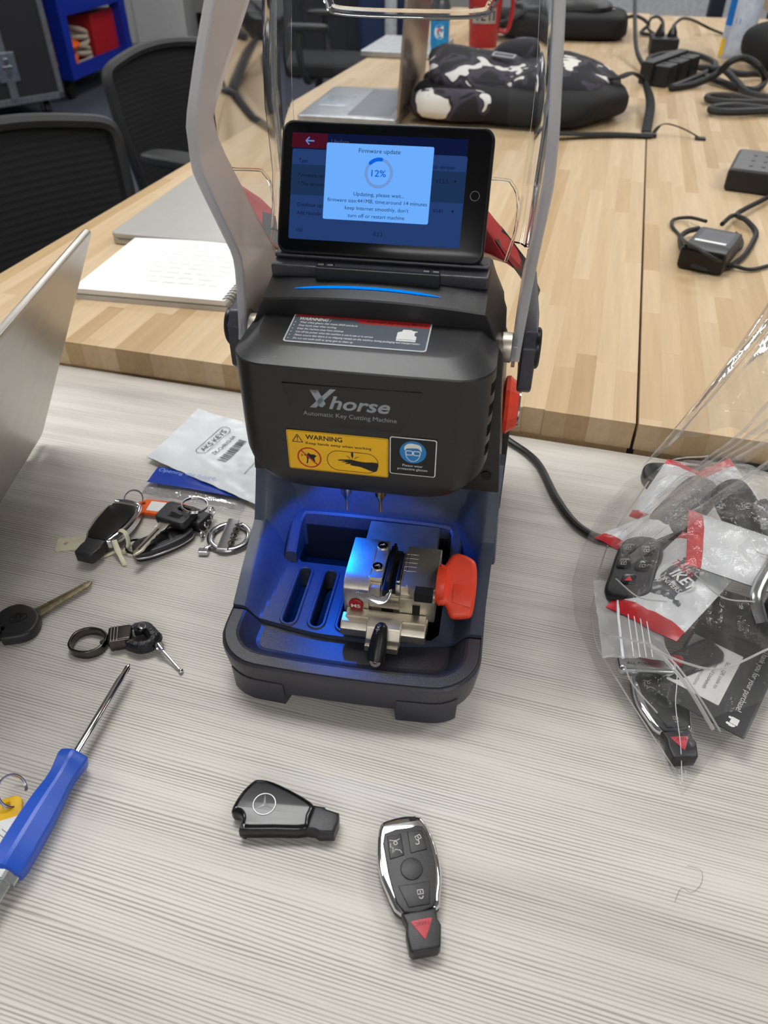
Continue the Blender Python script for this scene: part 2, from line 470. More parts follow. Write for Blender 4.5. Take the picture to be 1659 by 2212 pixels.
# front tray: rim, sloping wall, floor
def uring(d, z, yend, hw=.0895):
    r_ = [p for p in outline(d, hw, .0022, .5, .03, z, 7)]
    # order: keep only points with y<yend, as an open path from left to right
    pts = sorted([p for p in r_ if p[1] < .12], key=lambda p: math.atan2(p[0], -(p[1] - .08)))
    return [(-(hw - d), yend, z)] + pts + [(hw - d, yend, z)]
yj = .0465
prof = [(0.000, .0378), (.0012, .0385), (.0085, .0385), (.0105, .0378), (.0125, .036), (.0185, .0285), (.021, .0265), (.0235, .0258)]
rs = [uring(d, z, yj) for d, z in prof]
n0 = min(len(r) for r in rs)
g = loft(rs, False, True, closed=False)
front_tray = obj('front_tray', g, NAVY, MC, angle=14)

# upper tray: height field carrying slots and the chute opening
def hw_(y): return .0895 + .0035 * max(0, min(1, (y - .05) / .1))
def rimz(y): return lerp_path([(.0, .0388), (.045, .0388), (.075, .050), (.1175, .0635), (.128, .082), (.137, .10), (.15, .12)], y)[0]
def smooth(t): t = max(0, min(1, t)); return t * t * (3 - 2 * t)
def tz(x, y):
    w_ = hw_(y); d = w_ - abs(x); fl = .0300
    zr = rimz(y)
    slope = .012 + .45 * (zr - .0388)
    t = smooth((d - .0075) / slope)
    z = zr + (fl - zr) * t
    if y > .125: z = max(z, fl + .09 * max(0, (y - .131) / .017) ** 2.2 if y < .149 else .12)
    return z
NX, NY = 90, 60
us = [math.copysign(1 - (1 - abs(2 * i / NX - 1)) ** 1.35, 2 * i / NX - 1) for i in range(NX + 1)]
V, F = [], []
for j in range(NY + 1):
    for i in range(NX + 1):
        u = us[i]; yf = .0405 + .0085 * smooth(abs(u) * 1.25 - .25)
        y = yf + (.15 - yf) * (j / NY)
        x = u * hw_(y); V.append((x, y, tz(x, y)))
nt = len(V)
for j in range(NY + 1):
    for i in range(NX + 1):
        x, y, z = V[j * (NX + 1) + i]; V.append((x, y, .011))
W1 = NX + 1
for j in range(NY):
    for i in range(NX):
        a = j * W1 + i; F.append((a, a + 1, a + W1 + 1, a + W1)); F.append((nt + a, nt + a + W1, nt + a + W1 + 1, nt + a + 1))
for i in range(NX):
    F.append((i, nt + i, nt + i + 1, i + 1)); b = NY * W1 + i; F.append((b, b + 1, nt + b + 1, nt + b))
for j in range(NY):
    a = j * W1; F.append((a, a + W1, nt + a + W1, nt + a)); b = j * W1 + NX; F.append((b, nt + b, nt + b + W1, b + W1))
upper = obj('upper_tray', (V, F), SLATE, MC, angle=50)
SLOTS = (-.0492, -.0288, -.0084)
cutters = [prism(rrect(.0098, .058, .0049, 7, x, .0745), .0, .06) for x in SLOTS]
hole = [(.0, .110), (-.055, .110), (-.0585, .1135), (-.0585, .136), (-.0545, .1405), (.0545, .1405), (.0595, .136), (.0595, .053), (.0545, .047), (.046, .047), (.040, .052), (.0, .052)]
cutters.append(prism(hole, .0, .2))
cut(upper, cutters)
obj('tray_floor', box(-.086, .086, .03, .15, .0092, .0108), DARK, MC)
for x in SLOTS:
    c = [(px, py, tz(px, py) + .0004) for px, py in rrect(.0112, .0594, .0056, 8, x, .0745)]
    obj('slot_rim', tube(c, .0013, 6, True), SLATE, MC)
obj('chute_shade', join(box(-.0580, .0585, .1358, .1364, .0112, .0470), box(-.0584, -.0578, .1105, .1364, .0112, .0290)), DARK, MC, smooth=False)  # near-black panels put the shade inside the open chute into colour
obj('rim_seam', tube([(x, y, .0381) for x, y, z in uring(.0007, .038, .0465)], .00045, 5), DARK, MC)
# raised surround behind and beside the chute opening
path = [(-.0625, .108), (-.0625, .128), (-.0605, .137), (-.054, .1405), (-.02, .1415), (.02, .1415), (.0545, .1405), (.0615, .137), (.0638, .129), (.0638, .104), (.0640, .085)]
P = [Vector((x, y, 0)) for x, y in cat2(path, 5, False)]
rings = []
for i, p in enumerate(P):
    t = (P[min(i + 1, len(P) - 1)] - P[max(i - 1, 0)]).normalized(); nr = Vector((-t.y, t.x, 0))   # outwards from the hole on the left-hand side
    top = lerp_path([(.085, .031), (.104, .039), (.128, .054), (.1415, .0595)], p.y)[0]
    hw2 = .0042
    q = [p + nr * (hw2 + .0015), p + nr * hw2, p + nr * (hw2 - .0015), p - nr * (hw2 - .0015), p - nr * hw2, p - nr * (hw2)]
    zs = [.028, top - .0015, top, top, top - .0015, .026]
    rings.append([(a.x, a.y, z) for a, z in zip(q, zs)])
obj('chute_surround', loft(rings), SLATE, MC)

# column behind the tray and black body with chamfered shoulders
def hwb(z): return lerp_path([(0, .097), (.055, .094), (.14, .088), (.215, .0822), (.25, .081)], z)[0]
rings = []
for z in (.012, .05, .09, .13, .165):
    a = hwb(z) - .0004; rings.append([(-a, .148, z), (a, .148, z), (a, .268, z), (a - .012, .281, z), (-a + .012, .281, z), (-a, .268, z)])
obj('column', loft(rings), SLATE, MC, bev=.003)
def bring(y, zt, arch, zb=.1035, inset=0.):
    zs = min(.212, zt - .014)
    L = [( -hwb(zb) + inset, y, zb), (-hwb(.15) + inset, y, .15), (-hwb(.212) + inset, y, zs - inset)]
    n = 12; c = .0695
    L += [(-c + 2 * c * i / n, y + 0 * i, zt - inset + arch * (1 - (2 * i / n - 1) ** 2)) for i in range(n + 1)]
    L += [(hwb(.212) - inset, y, zs - inset), (hwb(.15) - inset, y, .15), (hwb(zb) - inset, y, zb)]
    return L
body = loft([bring(.1290, .2382, .0034, inset=.0006), bring(.1296, .2388, .0034), bring(.140, .2415, .0034), bring(.1535, .2450, .003), bring(.186, .2460, .001), bring(.199, .2452, 0), bring(.206, .2420, 0, inset=.0015), bring(.235, .2250, 0, inset=.003), bring(.270, .2020, 0, inset=.005), bring(.2875, .1880, 0, inset=.012)])
obj('body', body, BLACK, MC, angle=25)
obj('body_screw', xf(lathe([(.0, 0), (.0032, 0), (.0036, .0003), (.0036, -.0006), (.0015, -.0008), (0, -.0008)], 16), frame((.0805, .1282, .118), (1, 0, 0), (0, 0, 1))), DARK, MC)
obj('back_plate', box(-.0955, .0955, .2, .204, .03, .11), BLACK, MC, bev=.001)

# head cover: rounded front, bowed lower lip, sloping chamfer and top
rings = []
for z, hw, f, r in ((.1275, .058, .092, .022), (.1285, .068, .0865, .022), (.131, .0745, .082, .021), (.136, .0785, .0803, .021), (.144, .0797, .0798, .021), (.165, .0800, .0797, .021), (.2, .0800, .0799, .021), (.2192, .0799, .0800, .021), (.2202, .0795, .0806, .021), (.2228, .0744, .0876, .0215), (.2254, .0692, .0946, .022), (.2258, .0682, .0962, .022)):
    ring = []
    k = 10
    ring.append((hw, .133, z))
    for i in range(k + 1):
        a = R(90 * i / k); ring.append((hw - r + r * math.cos(a), f + r - r * math.sin(a), z))
    for j in range(1, 12): ring.append(((hw - r) * (1 - 2 * j / 12), f, z))
    for i in range(k + 1):
        a = R(90 + 90 * i / k); ring.append((-hw + r + r * math.cos(a), f + r - r * math.sin(a), z))
    ring.append((-hw, .133, z))
    out_ = []
    for x, y, zz in ring:
        if zz < .165: zz += .019 * max(0, (abs(x) - .035) / .045) ** 2.2 * (.165 - zz) / .0375
        if zz > .2250: zz += max(0, y - .0955) * .0035 / .0395
        if y < .12: y -= .0014 * (1 - (x / .08) ** 2)
        out_.append((x, y, zz))
    rings.append(out_)
head = obj('head_cover', loft(rings), BLACK, MC, angle=16)
cutters = []
for sx in (-1, 1):
    for zc in (.165, .1795, .194, .2085):
        cutters.append(xf(box(-.012, .012, -.009, .012, -.0042, .0042), mv(sx * .0885, .1005, zc)))
cut(head, cutters)
for sx in (-1, 1):
    for zc in (.165, .1795, .194, .2085):
        obj('vent_slot', xf(box(-.0012, .0012, -.011, .011, -.0046, .0046), mv(sx * .0752, .102, zc)), DARK, MC, smooth=False)
# soft trapezoid step in the front face that carries the logo
tr = [(-.0463, .2095), (.0385, .2105), (.0262, .1815), (-.0376, .1815)]
FR = lambda y: frame((0, y, 0), (1, 0, 0), (0, 0, 1))
obj('logo_panel', xf(curve2d([tr], .0008, .0004), FR(.0789)), BLACK, MC)

def flat(name, g, m, o, dz, parent, M_): return obj(name, xf(g, M_ @ mv(o[0], o[1], dz)), m, parent, smooth=False)
def T2(s, h, w_, x, z, m, parent, M_, dz, name='lettering', **k): return flat(name, text(s, h, w_, **k), m, (x, z), dz, parent, M_)

# logo
MF = FR(.0780)
lg = obj('logo', xf(join(poly([(-.0298, .1942), (-.0258, .1942), (-.0130, .2080), (-.0166, .2080)]), poly([(-.0290, .2064), (-.0240, .2066), (-.0196, .1975), (-.0218, .1948), (-.0236, .1953)]), poly([(-.0240, .2066), (-.0290, .2064), (-.0272, .2046), (-.0248, .2046)])), MF), GREYP, MC, smooth=False)
T2('horse', .0088, .0374, .0010, .1945, GREYP, lg, MF, 0, shear=.28, bold=.022)
T2('Automatic Key Cutting Machine', .0030, .0578, -.0052, .1884, GREYP, lg, MF, 0)
# yellow warning label
MY = FR(.0780)
yl = obj('warning_label', xf(curve2d([rrect(.0650, .0300, .0014, 4, -.01375, .1614)], .0003, .0001), FR(.0783)), YELLOW, MC, label='yellow warning label')
flat('label_border', join(line2([(x, y) for x, y in rrect(.0638, .0288, .001, 3, -.01375, .1614)] + [rrect(.0638, .0288, .001, 3, -.01375, .1614)[0]], .0002)), INK, (0, 0), .0001, yl, MY)
T2('WARNING', .0034, .0236, -.0340, .1705, INK, yl, MY, .0001, al='LEFT', bold=.02)
T2('Keep hands away when working', .0019, .0420, -.0340, .1667, INK, yl, MY, .0001, al='LEFT', bold=.012)
tri3 = lambda s, cx, cy: [(cx + s * .58 * math.sin(R(a)), cy + s * .58 * math.cos(R(a))) for a in (0, 120, 240)]
flat('warning_triangle', join(*[line2([a, b], .0005) for a, b in zip(tri3(.0066, -.0393, .1697), tri3(.0066, -.0393, .1697)[1:] + tri3(.0066, -.0393, .1697)[:1])], poly([(-.03965, .1722), (-.03895, .1722), (-.0391, .1698), (-.0395, .1698)]), poly(circ(.0004, 8, -.0393, .1690))), INK, (0, 0), .0001, yl, MY)
# no air gun roundel
flat('spray_gun_icon', join(poly([(-.0362, .1582), (-.0336, .1586), (-.0330, .1602), (-.0318, .1590), (-.0292, .1590), (-.0276, .1580), (-.0292, .1562), (-.0286, .1534), (-.0300, .1528), (-.0312, .1552), (-.0330, .1556), (-.0336, .1520), (-.0346, .1512), (-.0340, .1552), (-.0344, .1572)]), *[line2([(-.0366, .1578), (-.0378, .1578 + d)], .0003) for d in (-.0012, 0, .0012)]), INK, (0, 0), .0001, yl, MY)
flat('prohibition_ring', join(ring2(.0070, .0079, 40, cx=-.0324, cy=.1563), line2([(-.0324 - .0052, .1563 + .0052), (-.0324 + .0052, .1563 - .0052)], .0009)), REDINK, (0, 0), .0002, yl, MY)
ov = rrect(.0330, .0152, .0075, 8, -.0042, .1561)
flat('hand_frame', line2(ov + [ov[0]], .0004), INK, (0, 0), .0001, yl, MY)
hand = cat2([(.0118, .1572), (.0040, .1568), (-.0012, .1572), (-.0050, .1580), (-.0085, .1576), (-.0128, .1571), (-.0138, .1567), (-.0126, .1563), (-.0086, .1566), (-.0110, .1556), (-.0112, .1552), (-.0072, .1556), (-.0090, .1545), (-.0086, .1541), (-.0052, .1548), (-.0060, .1538), (-.0030, .1532), (.0010, .1528), (.0060, .1510), (.0100, .1500), (.0118, .1520)], 2)
flat('hand_icon', poly(hand), INK, (0, 0), .0002, yl, MY)
flat('cutter_icon', join(poly([(-.0050, .1636), (-.0036, .1636), (-.0036, .1606), (-.0040, .1600), (-.0042, .1586), (-.0044, .1586), (-.0046, .1600), (-.0050, .1606)]), *[line2([(-.0043 + a, .1588), (-.0043 + b, .1608)], .00025) for a, b in ((.0012, .003), (.0016, .0042), (-.0012, -.003), (-.0016, -.0042))]), INK, (0, 0), .0003, yl, MY)
# protective glasses label
pl = obj('glasses_label', xf(curve2d([rrect(.0292, .0284, .0016, 4, .0342, .1643)], .0003, .0001), FR(.0783)), WHITE, MC, label='black please wear protective glasses label')
flat('label_face', poly(rrect(.0280, .0272, .0012, 4, .0342, .1643)), INK, (0, 0), .0001, pl, MY)
flat('blue_disc', poly(circ(.0083, 36, .0342, .1682)), LBLUE, (0, 0), .0002, pl, MY)
c0, c1 = .0342, .1682
hair = cat2([(-.0050, .0008), (-.0054, .0036), (-.0030, .0062), (.0010, .0064), (.0048, .0050), (.0054, .0008), (.0044, .0020), (.0030, .0032), (-.0010, .0030), (-.0042, .0024)], 3)
face = cat2([(-.0044, .0), (-.0040, -.0036), (-.0020, -.0062), (0, -.0068), (.0020, -.0062), (.0040, -.0036), (.0044, .0)], 3, False)
flat('face_icon', join(poly([(x + c0, y + c1) for x, y in hair]), line2([(x + c0, y + c1) for x, y in face], .0004), *[line2([(x + c0 + sx * .0024, y + c1 - .0006) for x, y in rrect(.0042, .0030, .0008, 3)] + [(rrect(.0042, .0030, .0008, 3)[0][0] + c0 + sx * .0024, rrect(.0042, .0030, .0008, 3)[0][1] + c1 - .0006)], .0006) for sx in (-1, 1)]), WHITE, (0, 0), .0003, pl, MY)
T2('Please wear', .0017, .0128, c0, .1571, WHITE, pl, MY, .0003)
T2('protective glasses', .0017, .0190, c0, .1544, WHITE, pl, MY, .0003)
# long grey label on the top of the head
MT = frame((0, .0955, .2260), (1, 0, 0), (0, .0395, .0035))
tl = obj('instruction_label', xf(curve2d([rrect(.0874, .0330, .0022, 4, -.0059, .0190)], .0003, .0001), MT), mat('label_silver', (206, 208, 210), .35), MC, label='grey instruction label with red header')
flat('label_face', poly(rrect(.0856, .0310, .0016, 4, -.0059, .0190)), LABELG, (0, 0), .00035, tl, MT)
flat('red_header', poly([(-.0470, .0344), (.0354, .0344), (.0365, .0335), (.0365, .0282), (-.0060, .0282), (-.0100, .0318), (-.0480, .0318), (-.0486, .0330)]), REDINK, (0, 0), .00045, tl, MT)
T2('WARNNING :', .0030, .0200, -.0450, .0277, WHITE, tl, MT, .0005, al='LEFT', shear=.3, bold=.03)
T2('Automatic Key Cutting Machine', .0028, .0385, .0350, .0298, mat('dark_red_print', (70, 18, 20), .5), tl, MT, .0005, al='RIGHT', shear=.25, bold=.015)
LINES = [('Wear safety glasses that meets ANSI standards', .0365), ('Keep hands away when working', .0240), ('Keep the machine away from children', .0290), ('Cut off the power when the machine is not in use or in service', .0480), ('Please ensure that there is no chipping remain on the machine during packaging and transportation', .0770), ('Do not use tools such as spray gun to clean up', .0370)]
for i, (s, w_) in enumerate(LINES):
    y = .0241 - i * .0037
    T2(s, .0019, w_, -.0440, y, WHITE, tl, MT, .0005, al='LEFT', shear=.2, bold=.012)
    flat('bullet', poly(circ(.0004, 8, -.0470, y + .0007)), WHITE, (0, 0), .0005, tl, MT)
flat('machine_icon', join(poly([(.0180, .0140), (.0300, .0140), (.0300, .0175), (.0285, .0190), (.0285, .0222), (.0300, .0230), (.0300, .0238), (.0270, .0240), (.0262, .0250), (.0210, .0250), (.0205, .0228), (.0180, .0215)]), poly([(.0182, .0120), (.0300, .0120), (.0300, .0136), (.0182, .0136)])), WHITE, (0, 0), .0005, tl, MT)
# status light strip
ML = frame((0, .1296, .2388), (1, 0, 0), (0, .0239, .0062))
def arcz(x): return .0034 * (1 - (x / .0695) ** 2)
led = []
for i in range(41):
    x = -.0514 + .0928 * i / 40; v_ = .0082 + .0020 * (1 - ((x + .005) / .0464) ** 2)
    wd = .0011 * (1 - abs(2 * i / 40 - 1) ** 6) + .0001
    led.append((x, v_, wd))
def onp(x, v_): # point on the sloped brow panel
    y = .1296 + v_ * .968; zt = lerp_path([(.1296, .2388, .0034), (.140, .2415, .0034), (.1535, .2450, .003)], y); return (x, y, zt[0] + zt[1] * (1 - (x / .0695) ** 2) + .0004)
V, F = [], []
for x, v_, wd in led: V += [onp(x, v_ - wd), onp(x, v_ + wd)]
for i in range(40): F.append((2 * i, 2 * i + 1, 2 * i + 3, 2 * i + 2))
obj('status_light', (V, F), glow('status_blue', (0, 132, 255), 1.15), MC, smooth=False)

# tablet and its cradle
obj('screen_cradle', join(box(-.0695, .069, .150, .182, .2440, .2525), box(-.0695, .069, .160, .176, .2525, .2560)), NAVY, MC, bev=.0022)
obj('hinge_plate', box(-.0395, .0395, .1462, .1502, .2450, .2535), BLACK, MC, bev=.0008)
for x in (-.0365, -.0305, .0305, .0365):
    obj('hinge_clip', xf(tube([(0, 0, -.0018), (0, 0, .0018)], .0042, 12), mv(x, .1525, .2500) @ rot(90, 'Y')), BLACKS, MC)
obj('hinge_slot', box(-.026, .027, .1478, .1496, .2498, .2512), BLACKS, MC, bev=.0003)
MTB = frame((-.0015, .158, .2565), (1, 0, 0), (0, .037, .0685))
tb = obj('tablet', xf(curve2d([rrect(.1318, .0792, .0075, 8, 0, .0397)], .0075, .0018, 3), MTB @ mv(0, 0, -.0075)), BLACKS, MC, label='black touch screen tablet showing firmware update at 12 percent')
obj('screen_glass', xf(curve2d([rrect(.1282, .0756, .0062, 8, 0, .0397)], .0004, .0001), MTB), mat('screen_black', (6, 7, 10), .16, spec=.22), tb)
def scr(name, x0, x1, y0, y1, r, col, dz, k=1.): return flat(name, poly(rrect(x1 - x0, y1 - y0, r, 4, (x0 + x1) / 2, (y0 + y1) / 2)), glow('scr_%d_%d_%d' % col, col, k), (0, 0), dz, tb, MTB)
ox = .0015
scr('screen_top_bar', -.0604 + ox, .0485 + ox, .0623, .0718, .0002, (14, 22, 58), .0005)
scr('back_button', -.0604 + ox, -.0379 + ox, .0630, .0715, .0002, (70, 16, 32), .0006)
scr('screen_panel', -.0598 + ox, .0490 + ox, .0092, .0623, .0012, (36, 60, 110), .0006)
scr('table_row', -.0596 + ox, .0488 + ox, .0355, .0533, .0001, (28, 50, 84), .0007)
SI = glow('scr_ink', (14, 20, 40))
flat('back_arrow', join(line2([(-.0515 + ox, .0671), (-.0462 + ox, .0671)], .0008), line2([(-.0493 + ox, .0692), (-.0515 + ox, .0671), (-.0493 + ox, .0650)], .0008)), glow('scr_arrow', (96, 130, 190)), (0, 0), .0008, tb, MTB)
def ts(s, h, w_, x, y, m, al='LEFT', dz=.0009, **k): return T2(s, h, w_, x + ox, y, m, tb, MTB, dz, al=al, **k)
ts('Update', .0026, .0110, -.0353, .0660, glow('scr_dim', (60, 66, 92)))
for s, w_, x, y in (('Type', .0056, -.0553, .0545), ('Firmware upd', .0172, -.0552, .0461), ('* This version', .0165, -.0555, .0410), ('Database upd', .0172, -.0548, .0288), ('Add Hyundai s', .0176, -.0550, .0239), ('HW', .0042, -.0547, .0134), ('est version', .0138, .0280, .0545), ('V3.5.5', .0076, .0308, .0464), ('V141', .0060, .0306, .0293), ('0.2.2', .0058, -.0052, .0137)):
    ts(s, .0023, w_, x, y, SI)
flat('row_dot', join(poly(circ(.0006, 12, .0428 + ox, .0478)), poly(circ(.0006, 12, .0429 + ox, .0306))), glow('scr_dot', (30, 12, 20)), (0, 0), .0009, tb, MTB)
scr('dialog_panel', -.0381 + ox, .0284 + ox, .0221, .0665, .0010, (108, 172, 252), .0011)
IK = glow('scr_ink2', (10, 24, 60))
for s, h, w_, x, y in (('Firmware update', .0025, .0258, -.0049, .0615), ('Updating, please wait...', .0022, .0318, -.0034, .0366), ('firmware size:441MB, time:around 14 minutes', .0022, .0626, -.0044, .0326), ("keep Internet smoothly, don't", .0022, .0400, -.0043, .0283), ('turn off or restart machine', .0022, .0358, -.0043, .0239)):
    ts(s, h, w_, x, y, IK, 'CENTER', .0013)
flat('progress_track', ring2(.0070, .0088, 48, cx=-.0045 + ox, cy=.0502), glow('scr_ring', (110, 150, 212)), (0, 0), .0012, tb, MTB)
flat('progress_arc', join(ring2(.0068, .0090, 20, 82, 135, cx=-.0045 + ox, cy=.0502), *[poly(circ(.0011, 12, -.0045 + ox + .0079 * math.cos(R(a)), .0502 + .0079 * math.sin(R(a)))) for a in (82, 135)]), glow('scr_arc', (10, 96, 222)), (0, 0), .0013, tb, MTB)
ts('12%', .0038, .0092, -.0045, .0482, glow('scr_pct', (20, 100, 214)), 'CENTER', .0013, bold=.015)
flat('home_button', ring2(.0026, .0029, 32, cx=.0555 + ox, cy=.0401), mat('home_ring', (120, 122, 126), .3), (0, 0), .0006, tb, MTB)

# cutter, probe and work light under the head
def spindle(x, y, zt, tip, m, name):
    L = zt - tip
    return obj(name, xf(lathe([(.0001, 0), (.0009, .0002), (.0010, L * .20), (.0022, L * .30), (.0038, L * .36), (.0040, L * .44), (.0044, L * .46), (.0046, L), (0, L)], 20), mv(x, y, tip)), m, MC)
spindle(-.0155, .105, .136, .0930, STEEL, 'probe')
spindle(.0090, .105, .136, .0945, mat('gold_steel', (196, 150, 80), .25, 1.), 'cutter')
obj('work_lamp', xf(lathe([(0, 0), (.0035, 0), (.004, .001), (.004, .004), (0, .004)], 16), mv(-.034, .110, .1270)), glow('lamp_blue', (60, 110, 255), 3.), MC)
ld = bpy.data.lights.new('work_lamp_light', 'SPOT'); ld.energy = .75; ld.color = (.0, .13, 1.); ld.shadow_soft_size = .003; ld.spot_size = R(102); ld.spot_blend = .25
lo = bpy.data.objects.new('work_lamp_light', ld); COL.objects.link(lo); lo.parent = MC; lo.location = (-.034, .110, .1262); lo.rotation_euler = (R(-4), R(-12), 0)

# shield: clear folded sheet with frosted side strips
XS = [(.17, .0895), (.2, .0915), (.25, .0950), (.319, .0972), (.343, .0962), (.39, .0925), (.46, .087)]
xs = lambda z: lerp_path(XS, z)[0]
front = [(.1400, .2030), (.1440, .2090), (.1520, .228), (.1585, .250), (.150, .266), (.1235, .308), (.1195, .318), (.1195, .332), (.1225, .3435), (.160, .390), (.236, .462)]
inner = [(.172, .190), (.200, .198), (.2335, .224), (.226, .236), (.203, .264), (.160, .316), (.1530, .326), (.1520, .333), (.1560, .341), (.2255, .3837), (.292, .428)]
A = [Vector((0, y, z)) for y, z in front]; B = [Vector((0, y, z)) for y, z in inner]
A = resample(cat(A, 4), 44); B = resample(cat(B, 4), 44)
sh = None
for sx in (-1, 1):
    rings = []
    for a, b in zip(A, B):
        xa, xb = xs(a.z), xs(b.z)
        rings.append([(sx * (xa + .0012), a.y, a.z), (sx * (xa + .0004), a.y + .004, a.z), (sx * xb, b.y, b.z), (sx * (xb - .0022), b.y, b.z), (sx * (xa - .0030), a.y + .004, a.z), (sx * (xa - .0036), a.y, a.z)])
    if sh is None:
        # clear shell first: it is the part that carries the rest of the shield
        shell = []
        zl = [.208, .214, .22, .235, .25, .262, .27, .28, .3, .32, .34, .36, .38, .4, .415, .428]
        def yin(z): return lerp_path(sorted((p.z, p.y) for p in B), z)[0] if z > .2225 else .2335
        def yb(z): return lerp_path([(.19, .225), (.22, .25), (.25, .276), (.27, .286), (.43, .293)], z)[0]
        for s2 in (-1, 1):
            rr = []
            for z in zl:
                y0 = min(yin(z), yb(z) - .012); y1 = yb(z)
                rr.append([(s2 * (xs(z) - .001), y0 + (y1 - .012 - y0) * i / 6, z) for i in range(7)])
            shell.append(loft(rr, False, False, False))
        rr = []
        for z in [z for z in zl if z >= .27]:
            y1 = yb(z); q = xs(z) - .001 - .012
            ring = []
            for i in range(9): a = R(90 * i / 8); ring.append((-q - .012 * math.cos(a), y1 - .012 + .012 * math.sin(a), z))
            for i in range(1, 8): ring.append((-q + 2 * q * i / 8, y1, z))
            for i in range(9): a = R(90 - 90 * i / 8); ring.append((q + .012 * math.cos(a), y1 - .012 + .012 * math.sin(a), z))
            rr.append(ring)
        shell.append(loft(rr, False, False, False))
        sh = obj('shield', join(*shell), CLEAR, MC, label='clear safety shield swung up')
    obj('side_strip', loft(rings), FROST, sh, angle=45)
    obj('strip_edge', tube([(sx * (xs(a.z) - .0012), a.y - .0006, a.z) for a in A], .0030, 8, flat=.7), RIM, sh)
# rounded corners and lower hem catch the light as solid plastic
for sx in (-1, 1):
    rr = []
    for z in [.235, .25, .262, .27, .29, .31, .33, .35, .37, .39, .41, .428]:
        y1 = yb(z); q = xs(z) - .001 - .012
        ring = [(sx * (q + .0122 * math.cos(R(a))), y1 - .012 + .0122 * math.sin(R(a)), z) for a in (10, 25, 40, 55, 70, 80)] + [(sx * (q + .0098 * math.cos(R(a))), y1 - .012 + .0098 * math.sin(R(a)), z) for a in (80, 70, 55, 40, 25, 10)]
        rr.append(ring)
    obj('shield_corner', loft(rr), GLASS, sh)
hem = [(-.078, .262, .22)] + [(-.0830, .274, .24), (-.0825, .282, .258), (-.077, .2855, .2685), (-.066, .2862, .2715), (0, .2862, .272), (.066, .2862, .2715), (.077, .2855, .2685), (.0825, .282, .258), (.0830, .274, .24), (.078, .262, .22)]
obj('shield_hem', tube(cat(hem, 6), .0012, 8), GLASS, sh)
grip = [(-.060, .2905, .428), (-.060, .2905, .388), (-.057, .2900, .3775), (-.049, .2896, .3725), (0, .2896, .3715), (.043, .2896, .3725), (.051, .2900, .3775), (.054, .2905, .388), (.054, .2905, .428)]
obj('finger_recess', tube(cat(grip, 6), .0030, 10), GLASS, sh)
for sx in (-1, 1):
    boss = obj('hinge_boss', xf(lathe([(0, 0), (.0095, 0), (.0098, .0006), (.0098, .0062), (.0088, .0070), (.0040, .0070), (0, .0070)], 28), mv(sx * .0815, .152, .206) @ rot(90 * sx, 'Y')), NICKEL, MC)
    obj('shield_washer', xf(lathe([(0, 0), (.0125, 0), (.0125, .0022), (.0, .0022)], 28), mv(sx * .0888, .152, .206) @ rot(90 * sx, 'Y')), CLEAR, sh)

# carry handle folded back
for sx in (-1, 1):
    pts = [(.1465, .179), (.152, .1735), (.162, .1735), (.172, .1755), (.288, .170), (.306, .174), (.312, .186), (.304, .1985), (.178, .2205), (.155, .2165), (.1465, .208)]
    g = [(y, z) for y, z in pts]
    V = [(sx * .0945, y, z) for y, z in g] + [(sx * .1040, y, z) for y, z in g]; n = len(g)
    F = [tuple(range(n)), tuple(range(2 * n - 1, n - 1, -1))] + [(i, n + i, n + (i + 1) % n, (i + 1) % n) for i in range(n)]
    arm = obj('handle_arm', (V, F), NAVY, MC, bev=.0016)
    obj('pivot_cap', xf(lathe([(0, 0), (.0135, 0), (.0135, .0018), (.012, .0030), (0, .0030)], 28), mv(sx * .1036, .160, .203) @ rot(90 * sx, 'Y')), BLACKS, arm)
    for i in range(7):
        y = .205 + i * .012; z = .2050 - (y - .185) * .165
        obj('grip_ridge', xf(box(-.0008, .0012, -.003, .003, -.012, .012), mv(sx * .1042, y, z - .008) @ rot(-9, 'X')), NAVY, arm, bev=.0004)
hexs = [(-.016, -.008), (.002, -.019), (.018, -.010), (.018, .008), (.004, .0175), (-.013, .012)]
def gring(x, zc, tilt, k=1.):
    return [(x - math.sin(R(tilt)) * z * k, .300 + y * k, zc + math.cos(R(tilt)) * z * k) for y, z in hexs]
gpath = [(.042, .2330, 0), (.0520, .2322, 8), (.0620, .2285, 22), (.0710, .2225, 34), (.0790, .2160, 40)]
grip_ = obj('handle_grip', loft([gring(-x, z, -t, 1.36) for x, z, t in reversed(gpath)] + [gring(x, z, t, 1.36) for x, z, t in gpath]), RED, MC, bev=.003, label='red handle grip')
for sx in (-1, 1):
    obj('grip_end', loft([gring(sx * x, z, sx * t, k) for x, z, t, k in ((.0790, .2160, 40, 1.38), (.0850, .2100, 42, 1.40), (.0930, .1990, 44, 1.2), (.1000, .1880, 30, .8))]), BLACKS, grip_, bev=.002)
obj('grip_inlay', box(-.045, .045, .298, .312, .2555, .2590), BLACK, grip_, bev=.001)

# orange stop knob on the right-hand side
kb = obj('stop_knob', xf(lathe([(.0, 0), (.019, 0), (.0215, .0012), (.022, .004), (.0195, .0068), (.0180, .0095), (.0165, .0112), (.0, .0122)], 12), mv(.0875, .196, .136) @ rot(90, 'Y')), ORANGE, MC, angle=20, label='orange-red round knob on right side')
obj('knob_lettering_ring', xf(torus(.0145, .0012, 24, 6), mv(.0990, .196, .136) @ rot(90, 'Y')), CHROME, kb)

